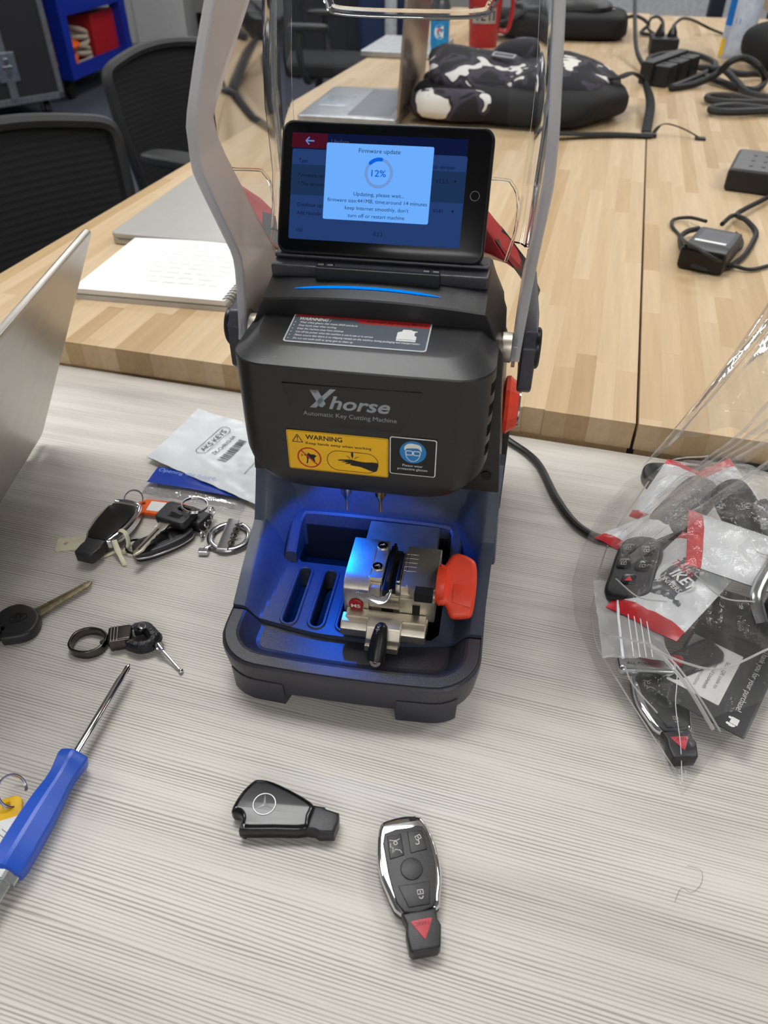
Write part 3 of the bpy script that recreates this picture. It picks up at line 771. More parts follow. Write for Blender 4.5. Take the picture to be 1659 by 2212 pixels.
# ------------------------------------------------------------------ key clamp on its carriage
cl = obj('key_clamp', join(xf(prism([(.0585, .0), (.0535, .003), (.0525, .027), (.0565, .031), (.0640, .0335), (.0985, .0335), (.0985, .0)], -.0085, .0095), Matrix(((0, 0, 1, 0), (1, 0, 0, 0), (0, 1, 0, .040), (0, 0, 0, 1)))),
    xf(prism([(.0555, .0), (.0535, .002), (.0535, .0225), (.0570, .0225), (.0570, .0305), (.0640, .0305), (.0985, .0305), (.0985, .0)], .0305, .0555), Matrix(((0, 0, 1, 0), (1, 0, 0, 0), (0, 1, 0, .040), (0, 0, 0, 1)))),
    box(.0095, .0305, .0565, .0985, .040, .0555), box(.0095, .0305, .060, .0985, .0555, .0640)), NICKEL, MC, bev=.0008, seg=2)
obj('clamp_rail', join(box(.0080, .0178, .0600, .0985, .0640, .0728), box(.0085, .0172, .0545, .0600, .052, .0690)), NICKEL, cl, bev=.0007)
obj('clamp_jaw', join(box(.0272, .0300, .0600, .0885, .064, .0722), box(.0272, .0305, .0575, .0625, .060, .0712)), STEEL, cl, bev=.0004)
obj('jaw_gap', box(.0182, .0270, .0590, .0980, .0600, .0648), DARK, cl)
obj('key_ledge', box(.0205, .0225, .0600, .0975, .0648, .0722), STEEL, cl)
for y in (.092, .0705):
    obj('clamp_bolt', xf(lathe([(.0, .0004), (.0018, .0004), (.002, .0013), (.0036, .0016), (.0040, .0008), (.0040, 0), (0, 0)], 20), mv(.0128, y, .0726)), CHROME, cl)
for i in range(5): obj('gauge_mark', box(.0288, .0395, .0895 - i * .0042, .0898 - i * .0042, .0704, .0707), STEEL, cl, smooth=False)
obj('gauge_line', box(.0330, .0333, .0720, .0905, .0704, .07075), STEEL, cl, smooth=False)
obj('clamp_notch', join(box(.0410, .0535, .0515, .0585, .0630, .0712)), DARK, cl, bev=.0002)
obj('clamp_wedge', prism([(.0345, .0585), (.0412, .0585), (.0412, .0525)], .0640, .0716), NICKEL, cl)
obj('clamp_window', box(.0400, .0452, .0528, .0540, .0485, .0570), DARK, cl, smooth=False)
obj('clamp_window', box(.0180, .0262, .0548, .0560, .0455, .0490), DARK, cl, smooth=False)
obj('front_bar', xf(box(.0095, .0402, -.0012, .0012, .0500, .0560), mv(0, .0550, 0)), NICKEL, cl, bev=.0004)
lev = cat2([(.0005, .003), (.004, .0038), (.011, .0030), (.0165, .0015), (.0205, .0030), (.0232, .0072), (.0246, .0070), (.0242, .003), (.0215, -.0022), (.016, -.0040), (.008, -.0022), (.001, .0005)], 4)
obj('clamp_lever', xf(curve2d([lev], .0035, .0008), frame((.0012, .0490, .0635), (1, 0, .02), (0, .75, .66))), CHROME, cl)
obj('lever_arm', join(box(.0190, .0235, .0500, .0960, .0660, .0715)), BLACKS, cl, bev=.0008)
bd = obj('model_badge', xf(lathe([(0, .0012), (.0043, .001), (.0050, .0004), (.0052, 0), (0, 0)], 28), frame((.0005, .0524, .0520), (1, 0, 0), (0, .05, 1))), RED, cl, label='red M5 badge')
flat('lettering', text('M5', .0030, .0066, bold=.03), WHITE, (.0005, .0505), .0014, bd, frame((0, .0524, 0), (1, 0, 0), (0, 0, 1)))
car = obj('carriage', join(xf(prism([(.0385, .0345), (.0375, .0365), (.0375, .0425), (.0415, .0460), (.0500, .0465), (.0500, .0345)], -.0085, .0510), Matrix(((0, 0, 1, 0), (1, 0, 0, 0), (0, 1, 0, 0), (0, 0, 0, 1)))), box(-.0040, .0515, .046, .125, .036, .0440), box(-.0035, .0505, .096, .134, .044, .0600)), NICKEL, MC, bev=.0010)
obj('slide_rail', box(-.0060, .0500, .0455, .0530, .0445, .0480), NICKEL, car, bev=.0005)
obj('lock_block', xf(prism([(.0330, .0360), (.0295, .0375), (.0300, .0440), (.0345, .0510), (.0440, .0515), (.0440, .0360)], .0110, .0345), Matrix(((0, 0, 1, 0), (1, 0, 0, 0), (0, 1, 0, 0), (0, 0, 0, 1)))), NICKEL, car, bev=.0008)
obj('lock_foot', box(.0105, .0335, .0280, .0420, .0330, .0385), NICKEL, car, bev=.0006)
lh = obj('lock_handle', tube(cat([(.0222, .0350, .0560), (.0218, .0310, .0535), (.0212, .0250, .0475), (.0205, .0165, .0385)], 5), [.0022, .0030, .0038, .0043, .0045, .0047, .0050, .0052, .0055, .0057, .0058, .0060, .0061, .0062, .0062, .0060], 14), BLACKS, car)
ME = frame((.0205, .0163, .0383), (1, 0, 0), (0, .62, .78))
obj('handle_screw', xf(lathe([(.0, .0002), (.0015, .0002), (.0018, .0012), (.0038, .0012), (.0042, 0), (0, 0)], 18), ME), GUNMETAL, lh)
obj('handle_lettering', xf(text('xhorse', .0026, .0120, th=.0001), frame((.0210, .0255, .0545), (-.05, -.68, -.73), (-1, .0, 0))), GREYP, lh, smooth=False)
# orange wing knob that tightens the clamp
MK = frame((0, .068, .0640), (1, 0, 0), (0, .77, .64))
wing = cat2([(.0555, .0140), (.0590, .0145), (.0630, .0215), (.0680, .0235), (.0760, .0215), (.0805, .0170), (.0822, .0030), (.0815, -.0160), (.0780, -.0200), (.0690, -.0215), (.0655, -.0195), (.0620, -.0130), (.0555, -.0115)], 3)
kn = obj('clamp_knob', join(xf(curve2d([wing], .0150, .0035, 3), MK @ mv(0, 0, -.0075)), xf(lathe([(0, 0), (.0130, 0), (.0135, .001), (.0130, .006), (0, .0065)], 24), mv(.0548, .0685, .0650) @ rot(90, 'Y'))), ORANGE, cl, label='orange-red wing knob')
obj('knob_inset', xf(curve2d([[(.0665, .0015), (.0805, .0025), (.0798, -.0130), (.0665, -.0105)]], .0012, .0005), MK @ mv(0, 0, .0068)), ORANGE, kn)
# ------------------------------------------------------------------ small things on the grey table
mm = lambda pts: [(x / 1000, y / 1000) for x, y in pts]
FOBK = mat('fob_black', (36, 36, 39), .38, var=.08, vs=400, bump=.2, bs=1600)
FOBG = mat('fob_gloss_black', (15, 16, 19), .22, var=.05)
IVORY = mat('ivory_print', (206, 204, 198), .5)
PINK = mat('panic_red', (190, 62, 74), .4)

def inset2(pts, d):
    n = len(pts); cx = sum(p[0] for p in pts) / n; cy = sum(p[1] for p in pts) / n; out = []
    for i in range(n):
        a = Vector(pts[i - 1]); b = Vector(pts[i]); c = Vector(pts[(i + 1) % n])
        t = (c - a).normalized(); nr = Vector((-t.y, t.x))
        if nr.dot(Vector((cx, cy)) - b) < 0: nr = -nr
        out.append(tuple(b + nr * d))
    return out
LOCK = lambda s, open_: join(line2([(-.6 * s, -.5 * s), (-.6 * s, .35 * s), (.6 * s, .35 * s), (.6 * s, -.5 * s), (-.6 * s, -.5 * s)], .16 * s), line2([(0, -.25 * s), (0, .1 * s)], .2 * s),
    line2([((-.42 if not open_ else .3) * s, .75 * s if not open_ else .45 * s)] + [((0 if not open_ else .75) * s + .42 * s * math.cos(R(a)), .85 * s + .42 * s * math.sin(R(a))) for a in range(180, -1, -30)], .16 * s))

def smart_fob(label, loc, rz, keypad=True):
    """chrome-rimmed smart key; local +y towards the chrome head, tip block at -y"""
    t = thing('smart_key_fob', label, 'key', loc, rz)
    H = .0118
    out_ = cat2(mm([(-12.2, 33.4), (-5, 36.3), (5.2, 36.9), (11.8, 35.1), (14.2, 33.4), (17.4, 24.4), (19.0, 11.5), (18.0, -2.1), (15.1, -11.6), (11.4, -18.2), (-8.2, -18.4), (-14.3, -5.4), (-16.7, 6.6), (-15.6, 20.4)]), 3)
    obj('lower_shell', curve2d([inset2(out_, .0003)], .0074, .0022, 3), CHROME if not keypad else FOBK, t)
    inn = cat2(mm([(-10.3, 27.0), (4.6, 28.4), (12.6, 28.0), (15.3, 18.7), (15.5, 4.6), (13.0, -8.5), (10.0, -17.4), (-6.4, -18.2), (-11.0, -4.7), (-12.0, 13.1)]), 2)
    obj('chrome_frame', xf(curve2d([out_], .0066, .0030, 4), mv(0, 0, .0040)), CHROME, t)
    kp = obj('keypad' if keypad else 'back_cover', xf(curve2d([inn], .0040, .0008, 3), mv(0, 0, .0072 if keypad else .0078)), FOBK if keypad else FOBG, t)
    if keypad:
        # key-ring notch in the chrome head
        obj('ring_notch', box(.0056, .0100, .0318, .0350, .0065, .0110), DARK, t, bev=.0008)
        B = [mm([(-9.1, 24.8), (-0.6, 25.4), (-0.9, 12.4), (-9.6, 11.2)]), mm([(3.0, 26.0), (11.9, 25.4), (12.8, 13.8), (2.8, 12.8)]), circ(.0064, 28, .0018, .0042), mm([(-7.4, -3.9), (10.7, -3.8), (8.2, -16.1), (-3.6, -16.3)])]
        for k, b in enumerate(B):
            b2 = b if k == 2 else b
            obj('button_groove', poly(b2, .01125), DARK, kp, smooth=False)
            obj('button', xf(curve2d([inset2(b2, .00035)], .0006, .0002), mv(0, 0, .0110)), FOBK, kp)
        Z = mv(0, 0, .01175)
        obj('lock_symbol', xf(LOCK(.0026, False), mv(.0042, -.0092, .01175) @ rot(180, 'Z')), IVORY, kp, smooth=False)
        obj('unlock_symbol', xf(LOCK(.0026, True), mv(.0088, .0212, .01175) @ rot(200, 'Z')), IVORY, kp, smooth=False)
        obj('trunk_symbol', xf(join(line2([(-.003, .004), (-.0006, .0032), (.0016, .0034), (.0030, .0040)], .00035), ring2(.0008, .0012, 16, cx=.0002, cy=.0018), line2([(-.0026, .0022), (-.0030, -.0002), (-.0016, -.0008), (-.0026, -.0036), (-.0004, -.0018), (.0020, -.0026), (.0030, -.0044)], .00035)), mv(-.0050, .0182, .01175)), IVORY, kp, smooth=False)
    else:
        obj('chrome_cap', xf(curve2d([cat2(mm([(-9.8, 28.2), (-12, 33), (-4.5, 35.8), (5, 36), (12.5, 33.5), (13, 28.4), (4, 29.4)]), 3)], .0032, .0012), mv(0, 0, .0076)), CHROME, t)
    tip = mm([(-8.0, -18.2), (11.2, -17.8), (10.9, -23.6), (12.2, -26.9), (9.8, -36.9), (8.2, -38.5), (-5.2, -38.7), (-6.9, -36.9), (-7.3, -28.5), (-6.3, -23.8)])
    tb_ = obj('key_release_end', xf(curve2d([tip], .0104, .0016, 3), mv(0, 0, .0008)), FOBK, t)
    if keypad:
        obj('panic_button', xf(curve2d([cat2(mm([(-3.4, -23.2), (-1, -22.9), (5.5, -22.7), (7.7, -22.9), (7.6, -24.0), (3.0, -32.0), (2.2, -32.8), (1.4, -32.0), (-3.5, -24.2)]), 3)], .0005, .0002), mv(0, 0, .0110)), PINK, tb_)
        obj('lettering', xf(text('PANIC', .0021, .0078, bold=.01), mv(.0020, -.0240, .01160) @ rot(180, 'Z')), mat('panic_ink', (128, 40, 52), .5), tb_, smooth=False)
    return t
smart_fob('chrome-rimmed smart key fob with a red panic triangle, alone on the front table', (.0145, .186, 0), 8.8)

# older black fob with three-pointed star
t = thing('key_fob', 'matt black key fob with silver three-pointed star emblem, left of the chrome-rimmed fob', 'key', (-.062, .226, 0), -6)
o1 = cat2(mm([(-29.6, -4.2), (-27.4, 6.4), (-21.8, 15.8), (-17.5, 18.0), (-8.4, 17.2), (8.0, 11.1), (19.5, 4.6), (18.8, -3), (17.4, -11.4), (-1.4, -13.7), (-20.2, -15.6), (-22.2, -14.1), (-22.2, -8.6), (-24.3, -5.6)]), 3)
bd = obj('body', curve2d([o1], .0128, .0034, 4), FOBG, t)
obj('split_line', xf(curve2d([[(x * 1.004, y * 1.004) for x, y in o1]], .0006, .0001), mv(0, 0, .0052)), DARK, t)
obj('edge_groove', tube(cat([(-.0262, .0030, .0122), (-.0246, .0082, .0124), (-.0218, .0126, .0124), (-.0190, .0150, .0122)], 5), .0006, 6), DARK, t)
obj('key_release_end', xf(curve2d([mm([(17.2, -10.9), (19.2, 5.0), (21.4, 4.6), (26.0, 4.4), (27, 3.2), (35.2, 1.4), (35.6, -4.2), (34.0, -11.6), (25, -12.6), (22.5, -11.2)])], .0112, .0020, 3), mv(0, 0, .0006)), FOBK, t)
cx, cy, rr_ = -.0103, .0012, .0067
star = []
for k in range(6):
    a = R(98 + 60 * k); q = rr_ * .97 if k % 2 == 0 else rr_ * .15
    star.append((cx + q * math.cos(a), cy + q * math.sin(a)))
sv = [(x, y, .0129) for x, y in star] + [(cx, cy, .0137)]
obj('star_emblem', join(xf(torus(rr_, .00038, 40, 6), mv(cx, cy, .0130)), (sv, [(i, (i + 1) % 6, 6) for i in range(6)])), mat('emblem_silver', (196, 196, 198), .4, .5, var=.02), t, smooth=False)

# screwdriver (local +y from handle to tip)
a = Vector((-.2130, .1890, .0)); b = Vector((-.1813, .3350, 0)); ang = math.degrees(math.atan2(b.y - a.y, b.x - a.x)) - 90
sd = thing('screwdriver', 'long steel screwdriver with blue hexagonal handle and silver hex butt cap', 'screwdriver', (a.x, a.y, 0), ang)
BLUEP = mat('blue_plastic', (30, 84, 196), .36, var=.03, bump=.12, bs=900)
def hexring(r, y, zc, ro=18):
    P = []
    for k in range(6):
        for d in (-6, 6):
            an = R(60 * k + d + ro); P.append((r * math.cos(an) / .99, y, zc + r * math.sin(an)))
    return P
hz = .0112
prof = [(-.0020, .0080), (0, .0104), (.004, .0112), (.016, .0112), (.032, .0109), (.044, .0100), (.053, .0088), (.060, .0086), (.067, .0096), (.0715, .0104), (.0738, .0098), (.0746, .0070)]
obj('handle', loft([hexring(r, y, hz) for y, r in prof]), BLUEP, sd, angle=25)
obj('butt_cap', loft([hexring(r, y, hz, 0) for y, r in ((-.0015, .0088), (-.006, .0088), (-.0065, .0066), (-.026, .0064), (-.027, .005))]), mat('bright_cap', (196, 200, 202), .25, 1.), sd, angle=25)
sh_ = xf(lathe([(.0027, 0), (.0027, .0600), (.0024, .0625), (.0016, .0690), (.0012, .0735), (.0, .0755)], 20), mv(0, .074, hz + .0005) @ rot(-90, 'X'))
obj('shaft', sh_, CHROME, sd)
obj('phillips_tip', join(xf(box(-.0019, .0019, -.0004, .0004, 0, .0075), mv(0, .1388, hz + .0005) @ rot(-90, 'X') @ rot(45, 'Z')), xf(box(-.0019, .0019, -.0004, .0004, 0, .0075), mv(0, .1388, hz + .0005) @ rot(-90, 'X') @ rot(-45, 'Z'))), GUNMETAL, sd)

# yellow key tag with split ring, half under the screwdriver
yt = thing('yellow_key_tag', 'yellow plastic key tag with white paper insert beside the blue screwdriver', 'key tag', (-.232, .222, 0), 20)
YT = mat('yellow_plastic', (244, 190, 20), .35)
obj('tag_body', curve2d([rrect(.024, .052, .005, 5, 0, -.010), circ(.0022, 14, .003, .0105)], .0026, .0008), YT, yt)
obj('paper_insert', xf(curve2d([rrect(.020, .034, .001, 3, 0, -.016)], .0006, .0001), mv(0, 0, .0024)), WHITE, yt)
obj('pencil_marks', join(line2([(-.002, -.006), (.003, -.012), (.001, -.018)], .0005, .0032), line2([(.001, -.005), (.005, -.010)], .0004, .0032)), mat('pencil', (120, 120, 124), .6), yt, smooth=False)
obj('split_ring', join(xf(torus(.0098, .0006, 32, 6), mv(.007, .0165, .0068) @ rot(55, 'Y') @ rot(20, 'X')), xf(torus(.0098, .0006, 32, 6), mv(.0078, .0168, .0070) @ rot(55, 'Y') @ rot(20, 'X'))), STEEL, yt)

# plain black car key at the left edge
ck = thing('car_key', 'black-headed car key with worn brass-grey blade at left edge', 'key', (-.276, .378, 0), 0)
hd = cat2([(-.021, .004), (-.016, .0145), (-.006, .0178), (.005, .0130), (.0120, .0058), (.0132, -.0072), (.0070, -.0145), (-.006, -.0178), (-.0105, -.0157)], 4)
kh = obj('key_head', curve2d([hd, circ(.0024, 14, -.0128, -.0078)], .0098, .0026, 3), FOBK, ck)
obj('oval_emblem', xf(join(line2(circ(.0062, 28, 0, 0, .0046) + [circ(.0062, 28, 0, 0, .0046)[0]], .0006), line2(circ(.0018, 20, 0, 0, .0042) + [circ(.0018, 20, 0, 0, .0042)[0]], .0005), line2([(-.0042, .0022), (0, .0030), (.0042, .0022), (.003, .0008), (0, .0004), (-.003, .0008), (-.0042, .0022)], .0005)), mv(-.0030, .0022, .0099) @ rot(20, 'Z')), FOBG, kh, smooth=False)
bl = [(.0040, .0160), (.0110, .0092)]
bx = Vector((.034, .034)).normalized(); bn = Vector((-bx.y, bx.x))
def bp(s, o_): p = Vector((.0060, .0120)) + bx * s + bn * o_; return (p.x, p.y)
ed = [(.0, -.0042), (.012, -.0042), (.020, -.0038), (.024, -.0030), (.026, -.0036), (.029, -.0026), (.031, -.0034), (.034, -.0024), (.036, -.0032), (.039, -.0024), (.041, -.0030), (.044, -.0018), (.047, .0)]
obj('key_blade', xf(curve2d([[bp(s, o_) for s, o_ in ed] + [bp(.046, .0022), bp(.041, .0032), bp(.0, .0042)]], .0022, .0003), mv(0, 0, .0032)), mat('worn_brass', (158, 148, 122), .38, 1., var=.15, vs=300), ck)
obj('blade_groove', xf(curve2d([[bp(.004, .0002), bp(.040, .0006), bp(.040, .0014), bp(.004, .0012)]], .0003, .0001), mv(0, 0, .0053)), mat('brass_dark', (110, 102, 84), .5, 1.), ck)

# gunmetal keyring with braided loop and tiny driver
kr = thing('keyring', 'gunmetal clip keyring with black braided loop and tiny screwdriver', 'keyring', (-.2205, .3605, 0), 0)
D = cat2([(-.0140, -.001), (-.0120, .0075), (-.004, .0122), (.006, .0112), (.0132, .006), (.0140, -.001), (.0110, -.0085), (.003, -.0125), (-.007, -.0112), (-.0125, -.0068)], 4)
Di = [(x * .83, y * .83) for x, y in D]
obj('clip_ring', xf(curve2d([D, Di], .0080, .0009, 3), mv(0, 0, .0002)), GUNMETAL, kr)
obj('gate_pin', xf(lathe([(0, 0), (.0017, 0), (.0017, .0006), (0, .0008)], 14), mv(.0118, -.0030, .0082)), GUNMETAL, kr)
obj('swivel_block', xf(curve2d([rrect(.0170, .0150, .0020, 4)], .0120, .0016, 3), mv(.0238, .0030, .0002) @ rot(12, 'Z')), GUNMETAL, kr)
for i in range(3): obj('block_rib', xf(box(-.0004, .0004, -.0072, .0072, 0, .0008), mv(.0180 + i * .0022, .0018 + i * .0004, .0121) @ rot(12, 'Z')), STEEL, kr, bev=.0002)
BRAID = mat('braided_leather', (18, 19, 24), .38, var=.2, vs=300, bump=.8, bs=450)
lp_ = [(.0320, .0048 + .0062, .0062), (.0400, .0052 + .0070, .0064), (.0480, .0042, .0066), (.0500, .0020, .0066), (.0470, -.0042, .0064), (.0400, -.0060, .0062), (.0320, -.0032, .0060)]
lo_ = obj('braided_loop', tube(cat(lp_, 6), .0050, 10), BRAID, kr)
for i, p in enumerate(cat(lp_, 6)):
    if i % 2 == 0: obj('plait', xf(blob(.0024, .0018, .0034, 2.2, 8, 6), mv(p.x, p.y + .0002, p.z + .0026) @ rot(35 if i % 4 else -35, 'Z') @ rot(60, 'X')), BRAID, lo_)
obj('loop_screw', xf(lathe([(0, 0), (.0026, 0), (.0030, .0008), (.0030, .0034), (.0022, .0042), (0, .0042)], 14), mv(.0385, .0070, .0122) @ rot(30, 'Y')), STEEL, kr)
obj('tiny_driver', join(tube([(.0540, -.0060, .0090), (.0580, -.0102, .0075)], [.0026, .0026], 12), tube([(.0560, -.0082, .0083), (.0735, -.0244, .0018)], .0011, 10), xf(blob(.0020, .0020, .0018, 2, 12, 8), mv(.0735, -.0244, .0020)), xf(torus(.0026, .0012, 16, 6), mv(.0555, -.0076, .0086) @ rot(50, 'Y'))), STEEL, kr)
obj('leather_tail', tube(cat([(.0470, -.0010, .0050), (.0520, -.0048, .0075), (.0560, -.0080, .0085)], 4), .0026, 8), BRAID, kr)

# cluster of keys left of the machine
smart_fob('chrome-edged smart key fob lying face down in the key cluster left of the machine', (-.2400, .4830, .0035), -16.4, keypad=False)
ct = thing('cream_tag', 'small cream plastic tag with a hole under the face-down fob', 'tag', (-.2725, .4735, 0), 8)
CREAM = mat('cream_plastic', (222, 216, 186), .5)
obj('tag_body', curve2d([rrect(.030, .0165, .0012, 3, .004, 0), circ(.0019, 14, -.0030, .0004)], .0014, .0003), CREAM, ct)
zt = thing('cable_tie', 'cream cable tie looped round the face-down fob', 'cable tie', (-.2270, .4660, 0), 0)
obj('tie_loop', tube(cat([(-.0040, .0075, .0040), (.0005, .0085, .0150), (.0065, .0060, .0140), (.0085, .0, .0060), (.0040, -.0060, .0030), (-.0025, -.0010, .0040), (-.0050, .0040, .0120)], 6), .0019, 6, flat=.3), CREAM, zt)
obj('tie_tail', tube(cat([(-.0020, -.0005, .0120), (.0020, -.0080, .0080), (.0100, -.0200, .0014)], 6), [.0022] * 8 + [.0018] * 5, 6, flat=.35), CREAM, zt)
obj('tie_tail', tube(cat([(.0015, -.0010, .0030), (-.0070, -.0060, .0016), (-.0150, -.0100, .0012)], 5), .0022, 6, flat=.35), CREAM, zt)
ot = thing('orange_key_tag', 'orange plastic key tag with white paper insert behind the key cluster', 'key tag', (-.1990, .5165, .0022), -10)
OT = mat('orange_tag_plastic', (250, 102, 22), .35)
obj('tag_body', curve2d([[(-.0270, .0040), (-.0200, .0096), (.0160, .0096), (.0215, .0060), (.0225, -.0060), (.0160, -.0100), (-.0180, -.0100), (-.0235, -.0060)], circ(.0018, 12, -.0215, .0025)], .0036, .0011), OT, ot)
obj('paper_insert', xf(curve2d([rrect(.0260, .0130, .0008, 3, -.002, 0)], .0005, .0001), mv(0, 0, .0034)), WHITE, ot)
wr = thing('split_ring', 'thin steel split ring behind the face-down fob and orange tag', 'ring', (-.2285, .5240, .0), 0)
obj('ring_wire', join(xf(torus(.0085, .0005, 32, 6), mv(0, 0, .0090) @ rot(38, 'X')), xf(torus(.0085, .0005, 32, 6), mv(.0004, 0, .0098) @ rot(38, 'X'))), STEEL, wr)
wr2 = thing('split_ring', 'dark steel split ring lying between the fob and flip remote', 'ring', (-.2130, .4665, .0), 0)
obj('ring_wire', join(xf(torus(.0085, .0006, 32, 6), mv(0, 0, .0030) @ rot(12, 'Y')), xf(torus(.0085, .0006, 32, 6), mv(.0005, .0003, .0042) @ rot(12, 'Y'))), GUNMETAL, wr2)
fr_ = thing('flip_remote', 'black flip remote with silver edge under the cut key', 'key', (-.1895, .4705, 0), 33)
fo = cat2([(-.0250, -.0080), (-.0262, .0), (-.0235, .0085), (-.0130, .0110), (.010, .0104), (.0230, .0070), (.0270, .0), (.0240, -.0066), (.010, -.0112), (-.012, -.0118)], 4)
obj('body', curve2d([fo], .0105, .0026, 3), FOBK, fr_)
obj('silver_edge', xf(curve2d([[(x * 1.012, y * 1.03) for x, y in fo]], .0026, .0010), mv(0, 0, .0036)), STEEL, fr_)
for x in (-.0130, .0, .0125): obj('button', xf(curve2d([rrect(.0100, .0120, .002, 3, x, .0)], .0008, .0003), mv(0, 0, .0102)), FOBG, fr_)
k2 = thing('cut_key', 'silver cut key with a square black head lying on the flip remote', 'key', (-.1810, .4930, .0125), -22)
obj('key_head', curve2d([rrect(.0310, .0250, .0050, 5), rrect(.0110, .0035, .0017, 4, .0045, .0060)], .0080, .0022, 3), FOBK, k2)
obj('key_badge', xf(curve2d([rrect(.0120, .0060, .0012, 3, .002, -.004)], .0005, .0001), mv(0, 0, .0078)), FOBG, k2)
by = [(.0, .0050), (.010, .0050), (.013, .0034), (.016, .0040), (.019, .0030), (.022, .0040), (.026, .0028), (.029, .0036), (.033, .0028), (.038, .0034), (.044, .0010), (.046, -.0008)]
obj('key_blade', xf(curve2d([[(-.0030 + o_, -.0105 - s) for s, o_ in by] + [(-.0030 - .0030, -.0105 - .043), (-.0030 - .0034, -.0105 - .014), (-.0030 - .0050, -.0105 - .011), (-.0080, -.0105)]], .0022, .0003), mv(0, 0, .0030)), mat('cut_steel', (208, 204, 192), .22, 1.), k2)
obj('blade_groove', xf(box(-.0036, -.0024, -.0500, -.0220, 0, .0003), mv(0, 0, .0051)), GUNMETAL, k2, smooth=False)
rg = thing('split_ring', 'chrome split ring through the square black key head', 'ring', (-.1660, .5000, .0), 0)
obj('ring_wire', join(xf(torus(.0110, .0007, 36, 6), mv(0, 0, .0215) @ rot(-4, 'X') @ rot(6, 'Y')), xf(torus(.0110, .0007, 36, 6), mv(.0004, .0002, .0228) @ rot(-4, 'X') @ rot(6, 'Y'))), CHROME, rg)
bk = thing('black_key_head', 'folded black key head behind the square-headed key', 'key', (-.1680, .5000, .0), -30)
obj('key_head', curve2d([rrect(.0260, .0180, .0040, 4)], .0120, .0025, 3), FOBK, bk)
obj('key_blade', box(.010, .0122, -.002, .004, .004, .006), STEEL, bk)
vk = thing('ring_keychain', 'heavy silver ring keychain with a VOLVO nameplate across it', 'keychain', (-.1345, .4800, 0), -4)
vr = obj('ring', xf(torus(.0170, .0030, 44, 12, .8), mv(0, 0, .0028)), STEEL, vk)
vp = obj('nameplate', xf(curve2d([rrect(.0100, .0400, .0008, 3)], .0022, .0006), mv(-.0010, .0, .0046) @ rot(-2, 'Z')), STEEL, vk)
obj('lettering', xf(text('VOLVO', .0058, .0300, th=.0005, bold=.02), mv(.0022, .0, .0069) @ rot(-92, 'Z') @ mv(0, 0, 0)), mat('letter_dark', (62, 58, 52), .4, 1.), vp, smooth=False)
for i, (x, y, z, an) in enumerate(((-.0205, .0245, .0100, 70), (-.0222, .0185, .0080, 20), (-.0236, .0125, .0060, 75), (-.0246, .0065, .0045, 20), (-.0240, .0005, .0035, 75))):
    obj('chain_link', xf(torus(.0030, .0009, 18, 6, ry=.0040), mv(x, y, z) @ rot(an, 'Y')), STEEL, vk)
obj('chain_clasp', xf(box(-.0042, .0042, -.003, .003, 0, .0050), mv(-.0180, -.0200, 0)), STEEL, vk, bev=.001)
obj('arrow_loop', tube(cat([(-.0125, -.0125, .003), (-.0160, -.0160, .0034), (-.0180, -.0185, .003)], 4), .0018, 8), STEEL, vk)

# poly bags
def sheet(P, nu, nv, amp, seed, fs=30, z=.002):
    """bilinear sheet over four corners (plan), crumpled"""
    V, F = [], []
    for j in range(nv + 1):
        for i in range(nu + 1):
            u, v = i / nu, j / nv
            x = (P[0][0] * (1 - u) + P[1][0] * u) * (1 - v) + (P[3][0] * (1 - u) + P[2][0] * u) * v
            y = (P[0][1] * (1 - u) + P[1][1] * u) * (1 - v) + (P[3][1] * (1 - u) + P[2][1] * u) * v
            h = z + amp * (.5 + .8 * noise.noise(Vector((x * fs + seed, y * fs, seed)))) + amp * .35 * noise.noise(Vector((x * fs * 4, y * fs * 4, seed + 5)))
            edge = .2 * amp * noise.noise(Vector((x * fs * 3, y * fs * 3, 9)))
            V.append((x + edge, y + edge, max(.0006, h)))
    for j in range(nv):
        for i in range(nu):
            a = j * (nu + 1) + i; F.append((a, a + 1, a + nu + 2, a + nu + 1))
    return V, F
def thick(g, d):
    n = len(g[0]); return (list(g[0]) + [(v[0], v[1], v[2] - d) for v in g[0]], list(g[1]) + [tuple(i + n for i in reversed(f)) for f in g[1]])
POLY = mat('white_poly_film', (208, 213, 216), .38, var=.03, coat=.15)
ab = thing('white_poly_bag', 'crumpled white poly bag printed AKS KEYS left of the machine', 'bag', (0, 0, 0))
Q = [(-.234, .594), (-.200, .682), (-.100, .632), (-.116, .520)]
gsh = sheet(Q, 34, 34, .0030, 3, 30, .0050)
obj('bag_film', thick(gsh, .0008), POLY, ab)
def on_bag(u, v): # u along the print, v across
    i = min(33, max(0, int(u * 34))); j = min(33, max(0, int(v * 34))); return gsh[0][j * 35 + i]
prn = mat('bag_print', (58, 60, 64), .4)
U = (Vector(Q[1]) - Vector(Q[0])).normalized(); ua = math.degrees(math.atan2(U.y, U.x)) - 4
def bagprint(g, px, py, name='lettering'):
    m_ = mv(px, py, 0) @ rot(ua, 'Z'); V = []
    for v in g[0]:
        p = m_ @ Vector(v)
        # height of the crumpled film under the print
        best = min(gsh[0], key=lambda q: (q[0] - p.x) ** 2 + (q[1] - p.y) ** 2)
        V.append((p.x, p.y, best[2] + .0009))
    obj(name, (V, g[1]), prn, ab, smooth=False)
c = Vector((-.1680, .6220))
bagprint(text('AKS KEYS', .0060, .040), -.1700, .6195)
rr2 = rrect(.050, .0120, .0058, 6, 0, .0030); bagprint(line2(rr2 + [rr2[0]], .0006), -.1700, .6195, 'print_oval')
bagprint(text('TK-CHRYS-04', .0046, .036), -.1590, .6120)
random.seed(11)
bars = []
x = -.019
while x < .019:
    w_ = random.choice((.0005, .0008, .0013)); bars.append(poly([(x, 0), (x + w_, 0), (x + w_, .0095), (x, .0095)])); x += w_ + random.choice((.0006, .001, .0015))
